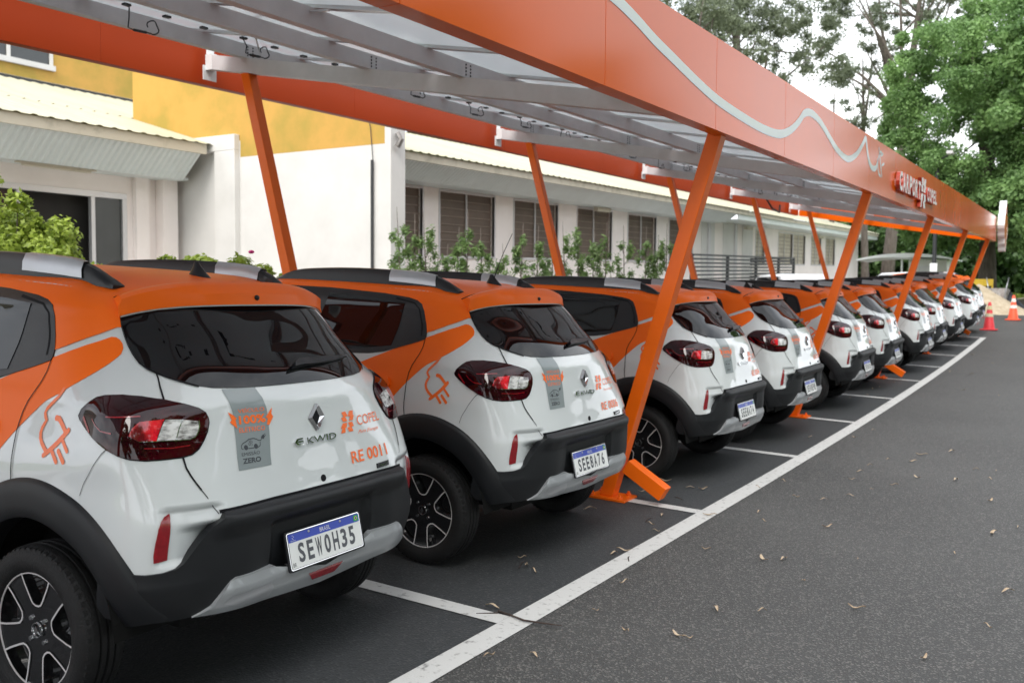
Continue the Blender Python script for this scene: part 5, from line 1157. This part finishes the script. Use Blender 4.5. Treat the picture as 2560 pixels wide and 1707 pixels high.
# ------------------------------------------------------------ shrubs
def shrub(name, base, blobs, label, m='leaf4', ncl=60, ne=60, leaf=.06, cr=(.16, .3), flowers=0, group=None, seed=1):
    root = empty(name, base, label, 'shrub', group); rd = random.Random(seed); B = Vector(base); cents = []; rads = []
    for _ in range(ncl):
        c = rd.choice(blobs); d = Vector((rd.gauss(0, 1), rd.gauss(0, 1), abs(rd.gauss(0, 1)))).normalized(); f_ = .6+.4*rd.random()
        cents.append((B.x+c[0]+d.x*c[3]*f_, B.y+c[1]+d.y*c[3]*f_, B.z+c[2]+d.z*c[4]*f_)); rads.append(rd.uniform(*cr))
    st = MB()
    for i in range(0, len(cents), 3): st.tube([B+Vector((rd.uniform(-.1, .1), rd.uniform(-.1, .1), -.05)), B.lerp(Vector(cents[i]), .5)+Vector((rd.uniform(-.1, .1), 0, .05)), cents[i]], [.022, .014, .005], 5)
    st.build('stems', 'bark', root, smooth='all')
    V, F = leaves(cents, rads, ne, leaf, .9, .6, 1.9); fmesh('foliage', V, F, m, root, base)
    if flowers:
        mb = MB()
        for _ in range(flowers):
            c = rd.choice(cents); a_ = rd.uniform(0, 6.28); p = Vector(c)+Vector((math.cos(a_)*.2, -.22, .12)); mb.sphere(p, .028, 1, 1, .6, 7)
        mb.build('flowers', 'pink', root, smooth='all')
b1 = gat(30, 9.6, .12)
shrub('azalea_bush', b1, [(-.5, .2, 1.3, .9, 1.05), (.15, 0, 1.1, .75, .85), (-1.4, .3, 1.3, 1.0, 1.0), (.45, .1, .8, .45, .7), (-.3, -.8, .9, .7, .6)], 'large yellow-green azalea bush in front of the entrance, left edge', ncl=200, ne=230, leaf=.034, cr=(.14, .26), flowers=3, seed=2)
shrub('azalea_bush', gat(535, 8.8), [(0, 0, 1.12, .65, .50), (.42, -.2, 1.05, .4, .42), (-.42, .2, 1.10, .45, .45)], 'low azalea bush with pink flowers in front of the white wall', ncl=120, ne=170, leaf=.032, cr=(.10, .18), flowers=7, seed=3)
pod = []
ORD = ['first', 'second', 'third', 'fourth', 'fifth', 'sixth', 'seventh', 'eighth', 'ninth', 'tenth', 'eleventh', 'twelfth', 'thirteenth', 'fourteenth', 'fifteenth', 'sixteenth', 'seventeenth', 'eighteenth', 'nineteenth', 'twentieth', 'twenty-first']
for i, (u, d, h) in enumerate(sorted([(1000, 15, 2.55), (1035, 15, 2.45), (1065, 15.3, 2.5), (1110, 15.6, 2.0), (1140, 16, 2.3), (1165, 15.6, 2.55), (1205, 16.2, 2.3), (1260, 16.5, 2.05), (1300, 17, 2.45), (1340, 17, 2.4), (1380, 17.3, 2.3), (1412, 17.5, 2.5), (1445, 17.8, 2.75), (1480, 18, 2.35), (1512, 18.2, 2.55), (1560, 18.5, 2.5), (1612, 19, 2.5), (1640, 19, 2.35), (1665, 19.5, 2.6), (1085, 15.4, 1.8), (1230, 16.6, 1.8)])):
    x, y, z = gat(u, d); pod.append((x, y, z, h))
hp = None
for i, (x, y, z, h) in enumerate(pod):
    n = 16; bl = []
    root = empty('podocarpus_plant', (x, y, z), ORD[i]+' slim podocarpus plant from the white hall corner, in the bed before the low wing', 'plant', 'young podocarpus plants along the low wing')
    rd = random.Random(100+i); st = MB(); top = Vector((x+rd.uniform(-.12, .12), y, z+h)); st.tube([(x, y, z-.05), (x+.02, y, z+h*.5), top], [.022, .015, .004], 5)
    cents = []; rads = []
    for k in range(15):
        t = .25+.75*k/17; w_ = .26*(1.05-t)+.05; a_ = rd.uniform(0, 6.28); p = (x+math.cos(a_)*w_*rd.uniform(.3, 1.2), y+math.sin(a_)*w_*rd.uniform(.3, 1.2), z+h*t*rd.uniform(.95, 1.0)); cents.append(p); rads.append(.10+.09*(1-t))
        if k % 2 == 0: st.tube([(x, y, p[2]-.18), p], [.008, .003], 4)
    st.build('stem', 'bark', root, smooth='all'); V, F = leaves(cents, rads, 75, .026, 1.5, .1, 3.6); fmesh('foliage', V, F, 'leaf5', root, (x, y, z))
# ------------------------------------------------------------ street furniture and works beyond the last car
def cone(u, v, d, s, body, band, label, y=None):
    p = at(u, v, d); x, y_, z = p.x, p.y, gz(p.x, p.y); root = empty('traffic_cone', (x, y_, z), label, 'traffic cone', 'traffic cones beyond the parked cars')
    mb = MB(); w_ = .21*s; mb.box(x-w_, x+w_, y_-w_, y_+w_, z+.003, z+.03*s); mb.build('base', body, root, bevel=.006)
    mb = MB(); H = .75*s; mb.lathe([(.150*s, z+.03*s), (.142*s, z+.06*s), (.036*s, z+H), (.03*s, z+H+.01), (.0, z+H+.01)], (x, y_, 0), 'z', 24); mb.build('body', body, root, smooth=40)
    for t0, t1 in ((.44, .57), (.72, .87)):
        r0 = (.142-(.142-.036)*t0)*s+.003; r1 = (.142-(.142-.036)*t1)*s+.003; mb = MB(); mb.lathe([(r0, z+.06*s+(H-.06*s)*t0), (r1, z+.06*s+(H-.06*s)*t1)], (x, y_, 0), 'z', 24); mb.build('reflective_band', band, root, smooth='all')
cone(2472, 828, 25.3, 1.0, 'conered', 'bandy', 'faded red traffic cone with worn yellowish bands, nearer of the two')
cone(2532, 807, 28.5, 1.0, 'cone', 'band', 'bright orange traffic cone with white bands, standing farther right')
cone(2459, 762, 36, .8, 'conered', 'band', 'small red traffic cone half hidden behind the sand heap')
# sand heap
def heap(name, c, rx, ry, h, m, label, cat, seed, p2=1.6):
    n = 28; mb = MB(); vs = []; fs = []; rd = random.Random(seed)
    for i in range(n+1):
        for j in range(n+1):
            u = -1+2*i/n; v = -1+2*j/n; q = max(0, 1-math.hypot(u, v)); zz = h*(q**.9)*(1+.12*math.sin(5*u+seed)*math.cos(4*v))+rd.uniform(-.01, .01); x = c[0]+u*rx; y = c[1]+v*ry
            vs.append((x, y, gz(x, y)+zz-.02))
    for i in range(n):
        for j in range(n): a = i*(n+1)+j; fs.append((a, a+n+1, a+n+2, a+1))
    mb.add(vs, fs); o = mb.build(name, m, base=(c[0], c[1], gz(c[0], c[1])), smooth='all'); setp(o, label, cat)
q_ = gat(2448, 32.3); heap('sand_heap', q_, 1.5, 1.75, .92, 'sand', 'heap of pale sand beside the wheelbarrow beyond the last car', 'sand heap', 2)
q_ = gat(2400, 40); heap('rubble_heap', q_, 2.2, 2.6, 1.5, 'concrete', 'low heap of rubble behind the last parked cars', 'rubble heap', 5)
# wheelbarrow tipped up on its nose
wb = gat(2494, 33.6); x, y, z = wb; root = empty('wheelbarrow', wb, 'grey metal wheelbarrow tipped up on the sand, handles in the air', 'wheelbarrow')
mb = MB(); mb.hexa([(x-.22, y-.25, z+.15), (x-.10, y-.27, z+.15), (x-.10, y+.27, z+.15), (x-.22, y+.25, z+.15)], [(x+.02, y-.34, z+.85), (x+.40, y-.40, z+.78), (x+.40, y+.40, z+.78), (x+.02, y+.34, z+.85)]); mb.build('tray', 'barrow', root, bevel=.02)
for s in (-1, 1):
    mb = MB(); mb.tube([(x-.25, y+s*.2, z+.1), (x-.05, y+s*.30, z+.9), (x+.05, y+s*.36, z+1.22)], .02, 7); mb.build('handle', 'satin', root, smooth='all')
mb = MB(); mb.lathe([(.16, -.03), (.18, -.02), (.18, .02), (.16, .03)], (x-.15, y, z+.16), 'x', 20); mb.build('tyre', 'tyre', root)
q_ = gat(2527, 33.8); heap('tarpaulin', q_, .55, .65, .72, 'tarp', 'crumpled dark tarpaulin bundle beside the wheelbarrow', 'tarpaulin', 9)
yb = gat(2446, 34.6); x, y, z = yb; root = empty('plastic_barrier', yb, 'yellow plastic road barrier behind the sand heap', 'barrier')
mb = MB(); mb.box(x-.04, x+.04, y-.5, y+.5, z+.9, z+1.15); mb.box(x-.04, x+.04, y-.5, y+.5, z+.1, z+.25)
for dy in (-.5, -.25, 0, .25, .44): mb.box(x-.035, x+.035, y+dy, y+dy+.06, z, z+.9)
mb.build('panel', 'yel', root, bevel=.01)
p1 = gat(2520, 34); mb = MB(); mb.tube([(p1[0], p1[1]-1.9, p1[2]+.62), (p1[0], p1[1]-1.2, p1[2]+.60), (p1[0]-.2, p1[1]-.3, p1[2]+.45)], .02, 6); o = mb.build('rope', 'cream', base=p1, smooth='all'); setp(o, 'pale rope strung past the tarpaulin at the right edge', 'rope')
mb = MB()
for y in np.arange(-14, 6, 1.2): mb.box(36.2, 36.5, y, y+1.19, gz(36, y)-.1, gz(36, y)+.45)
o = mb.build('retaining_wall', 'bark', base=(36.3, -4, gz(36, -4))); setp(o, 'low dark retaining wall in front of the grass', 'wall')
sheet('lawn', 36.5, 66, -16, 9, 'grass', .42, 2)
V, F = leaves([(rng.uniform(36.6, 46), rng.uniform(-14, 8), 0) for _ in range(900)], [.25]*900, 16, .07, .5, .2, 3.5)
V[:, 2] += np.array([gz(a_, b_) for a_, b_ in V[:, :2]])+.47; o = fmesh('tall_grass', V, F, 'leaf4', None, (0, 0, 0)); o['kind'] = 'stuff'; o['label'] = 'bright green grass beyond the sand heap'; o['category'] = 'grass'
# white kiosk with flat oval roof
kb = gat(2272, 45); x, y, z = kb; root = empty('kiosk', kb, 'small white kiosk with wide flat arched roof, seen under the carport', 'kiosk')
mb = MB(); n = 22; vs = []
for i in range(n+1):
    t = -1+2*i/n; zz = z+2.02+.27*(1-t*t); yy = y-t*2.15; vs += [(x-1.6, yy, zz), (x+1.6, yy, zz), (x+1.6, yy, zz-.06-.16*(1-abs(t))), (x-1.6, yy, zz-.06-.16*(1-abs(t)))]
fs = [(4*i+j, 4*(i+1)+j, 4*(i+1)+(j+1) % 4, 4*i+(j+1) % 4) for i in range(n) for j in range(4)]+[(0, 1, 2, 3), (4*n+3, 4*n+2, 4*n+1, 4*n)]
mb.add(vs, fs); mb.build('roof', 'signwhite', root, smooth=30)
yc_ = y; mb = MB(); mb.box(x-1.2, x+1.2, yc_-1.8, yc_-.15, z, z+1.98); mb.build('booth', 'wallwhite', root)
mb = MB(); mb.box(x-1.23, x-1.2, yc_-1.4, yc_-.6, z+.1, z+1.7); mb.build('shutter', 'galv', root)
for dy in (-2.0, .1):
    mb = MB(); mb.box(x-1.3, x-1.2, yc_+dy, yc_+dy+.08, z, z+2.0); mb.build('post', 'signwhite', root)
# lamp post
lp = gat(2334, 35.5); x, y, z = lp; root = empty('lamp_post', lp, 'grey lamp post with white meter box, behind the carport columns', 'lamp post')
mb = MB(); mb.tube([(x, y, z), (x, y, z+5.6)], [.085, .07], 12); mb.tube([(x, y, z+5.55), (x-.5, y-.5, z+5.75)], .035, 8); mb.build('pole', 'fence', root, smooth=40)
mb = MB(); mb.box(x-.18, x-.085, y-.13, y+.13, z+1.36, z+1.70); mb.build('meter_box', 'signwhite', root, bevel=.01)
mb = MB(); mb.box(x-.95, x-.45, y-.62, y-.40, z+5.68, z+5.80); mb.build('lamp_head', 'galv', root, bevel=.02)
# two white vans parked beyond the row
def van(name, c, rot, label, L_=4.4, h=1.45):
    root = empty(name, (0, 0, 0), label, 'van', 'white vans beyond the row')
    prof = [(-2.2, .35), (-2.2, .8), (-2.0, 1.1), (-1.5, h), (.4, h), (.7, h-.1), (1.35, .98), (2.2, .85), (2.4, .5), (2.35, .35)]
    mb = MB(); n = len(prof); w_ = .85; vs = [(p[0], -w_*(1 if p[1] < 1.05 else .82), p[1]) for p in prof]+[(p[0], w_*(1 if p[1] < 1.05 else .82), p[1]) for p in prof]
    mb.add(vs, [tuple(range(n)), tuple(range(2*n-1, n-1, -1))]+[(i, i+n, (i+1) % n+n, (i+1) % n) for i in range(n)]); mb.build('body', 'carwhite', root, bevel=.06, smooth=35)
    for s in (-1, 1):
        mb = MB(); mb.add([(-1.6, s*.80, 1.0), (1.1, s*.80, 1.0), (.5, s*.73, 1.36), (-1.4, s*.73, 1.36)], [(0, 1, 2, 3)]); mb.build('side_window', 'glass', root)
        for xx in (-1.4, 1.5):
            mb = MB(); mb.lathe([(.0, s*.87), (.19, s*.87), (.2, s*.86), (.31, s*.86), (.32, s*.72), (.0, s*.72)], (0, 0, 0), 'x', 20); mb.v = [(xx+v[1], v[0], .32+v[2]) for v in mb.v]; mb.build('wheel', 'tyre', root, smooth=40)
    root.matrix_world = Matrix.Translation(c) @ Matrix.Rotation(rot, 4, 'Z')
g_ = gat(2015, 27.5); van('white_van', (g_[0]+1.5, g_[1]+1, g_[2]-.05), R(35), 'white vehicle roof just visible behind the parked cars, left of the second front column')
g_ = gat(2360, 32.5); van('white_van', (g_[0]-.5, g_[1]+1.2, g_[2]-.12), R(32), 'white vehicle whose roof shows between the far carport columns')
# ------------------------------------------------------------ litter on the asphalt
def leaf_mesh(k):
    rd = random.Random(k); L_ = rd.uniform(.035, .085); w_ = L_*rd.uniform(.10, .22); cu = rd.uniform(-.25, .25); n = 6; vs = []; fs = []
    for i in range(n+1):
        t = i/n; ww = w_*math.sin(math.pi*min(1, t*.97+.03))**.8+.0008; xx = (t-.5)*L_; yy = cu*L_*(t-.5)**2*3; zz = .004+.012*math.sin(t*3.1+k)**2
        vs += [(xx, yy-ww/2, zz+.004), (xx, yy, zz), (xx, yy+ww/2, zz+.004)]
    for i in range(n):
        for j in range(2): fs.append((3*i+j, 3*i+3+j, 3*i+4+j, 3*i+1+j))
    me = bpy.data.meshes.new('fallen_leaf'); me.from_pydata(vs, [], fs); me.materials.append(M['leafy']); me.polygons.foreach_set('use_smooth', [True]*len(fs)); return me
lms = [leaf_mesh(k) for k in range(8)]
spots = [(1475, 1275), (1305, 1398), (1775, 1290), (2175, 1165), (1960, 1205), (1560, 1380), (1535, 1385), (1225, 1645), (1335, 1640), (1490, 1530), (2480, 1335), (2385, 1385), (2470, 1570), (2140, 1525), (2125, 1240), (2180, 1225), (2060, 1250), (1990, 1245), (2280, 1155), (2220, 1150), (1910, 1305), (2070, 1320), (1960, 1400), (2145, 1400), (1790, 1525), (1720, 1600), (2290, 1195), (2440, 1175), (2490, 1180), (2130, 1200), (1655, 1290), (1640, 1330), (1230, 1520), (2010, 1455), (1905, 1400), (1905, 1530), (1560, 1460), (1765, 1375), (2150, 1180), (2235, 1215), (2380, 1130), (1565, 1582), (1690, 1590), (2545, 1320)]
rd = random.Random(4)
pts = []
for (u, v) in spots:
    d = _f+_r2*((u-1280)/2325.8)-_u2*((v-853.5)/2325.8); t = 1.
    for _ in range(60):
        p = CAMP+d*t; t += (p.z-gz(p.x, p.y))/(-d.z)*.9
    p = CAMP+d*t; pts.append((p.x, p.y))
for _ in range(60): pts.append((rd.uniform(-2, 20), rd.uniform(-3.4, -.1)))
for _ in range(14): pts.append((rd.uniform(.3, 12), rd.uniform(.1, .6)))
for i, (x, y) in enumerate(pts):
    o = bpy.data.objects.new('fallen_leaf', lms[i % 8]); COL.objects.link(o); o.location = (x, y, gz(x, y)+.003); o.rotation_euler = (0, 0, rd.uniform(0, 6.28))
    s_ = rd.uniform(.8, 1.3); o.scale = (s_, s_, s_); setp(o, 'dry tan leaf lying on the asphalt', 'leaf', 'dry leaves scattered on the asphalt')
tw = [(.21, .05), (.12, -.03), (.05, -.13), (-.02, -.21), (-.09, -.26)]
mb = MB(); bx, by = .05, -.06
mb.tube([(bx+.02, by+.13, gz(bx, by)+.012), (bx+.0, by+.05, gz(bx, by)+.014), (bx-.02, by-.03, gz(bx, by)+.012), (bx+.0, by-.13, gz(bx, by)+.012), (bx+.02, by-.20, gz(bx, by)+.01)], [.006, .0045, .005, .004, .002], 6)
mb.tube([(bx+.0, by+.12, gz(bx, by)+.012), (bx-.06, by+.20, gz(bx, by)+.012)], [.003, .0015], 5)
o = mb.build('twig', 'twig', base=(bx, by, gz(bx, by)), smooth='all'); setp(o, 'dark twig lying across the white line near the first bay', 'twig')
for i, (x, y, a_, L_) in enumerate([(.75, .35, .3, .16), (2.05, .18, .1, .12), (2.75, .25, 1.0, .10), (1.2, -.07, .4, .09)]):
    mb = MB(); c, s_ = math.cos(a_), math.sin(a_); z = gz(x, y)+.007; mb.tube([(x-c*L_/2, y-s_*L_/2, z), (x+.01, y+.01, z+.003), (x+c*L_/2, y+s_*L_/2, z)], [.0025, .0035, .0015], 5)
    o = mb.build('twig', 'twig', base=(x, y, z), smooth='all'); setp(o, ['short straight twig on the dark bay surface beside the second car', 'small twig lying near the first front column base', 'tiny twig just past the first front column', 'small twig on the white front line'][i], 'twig', 'twigs on the bay surface')
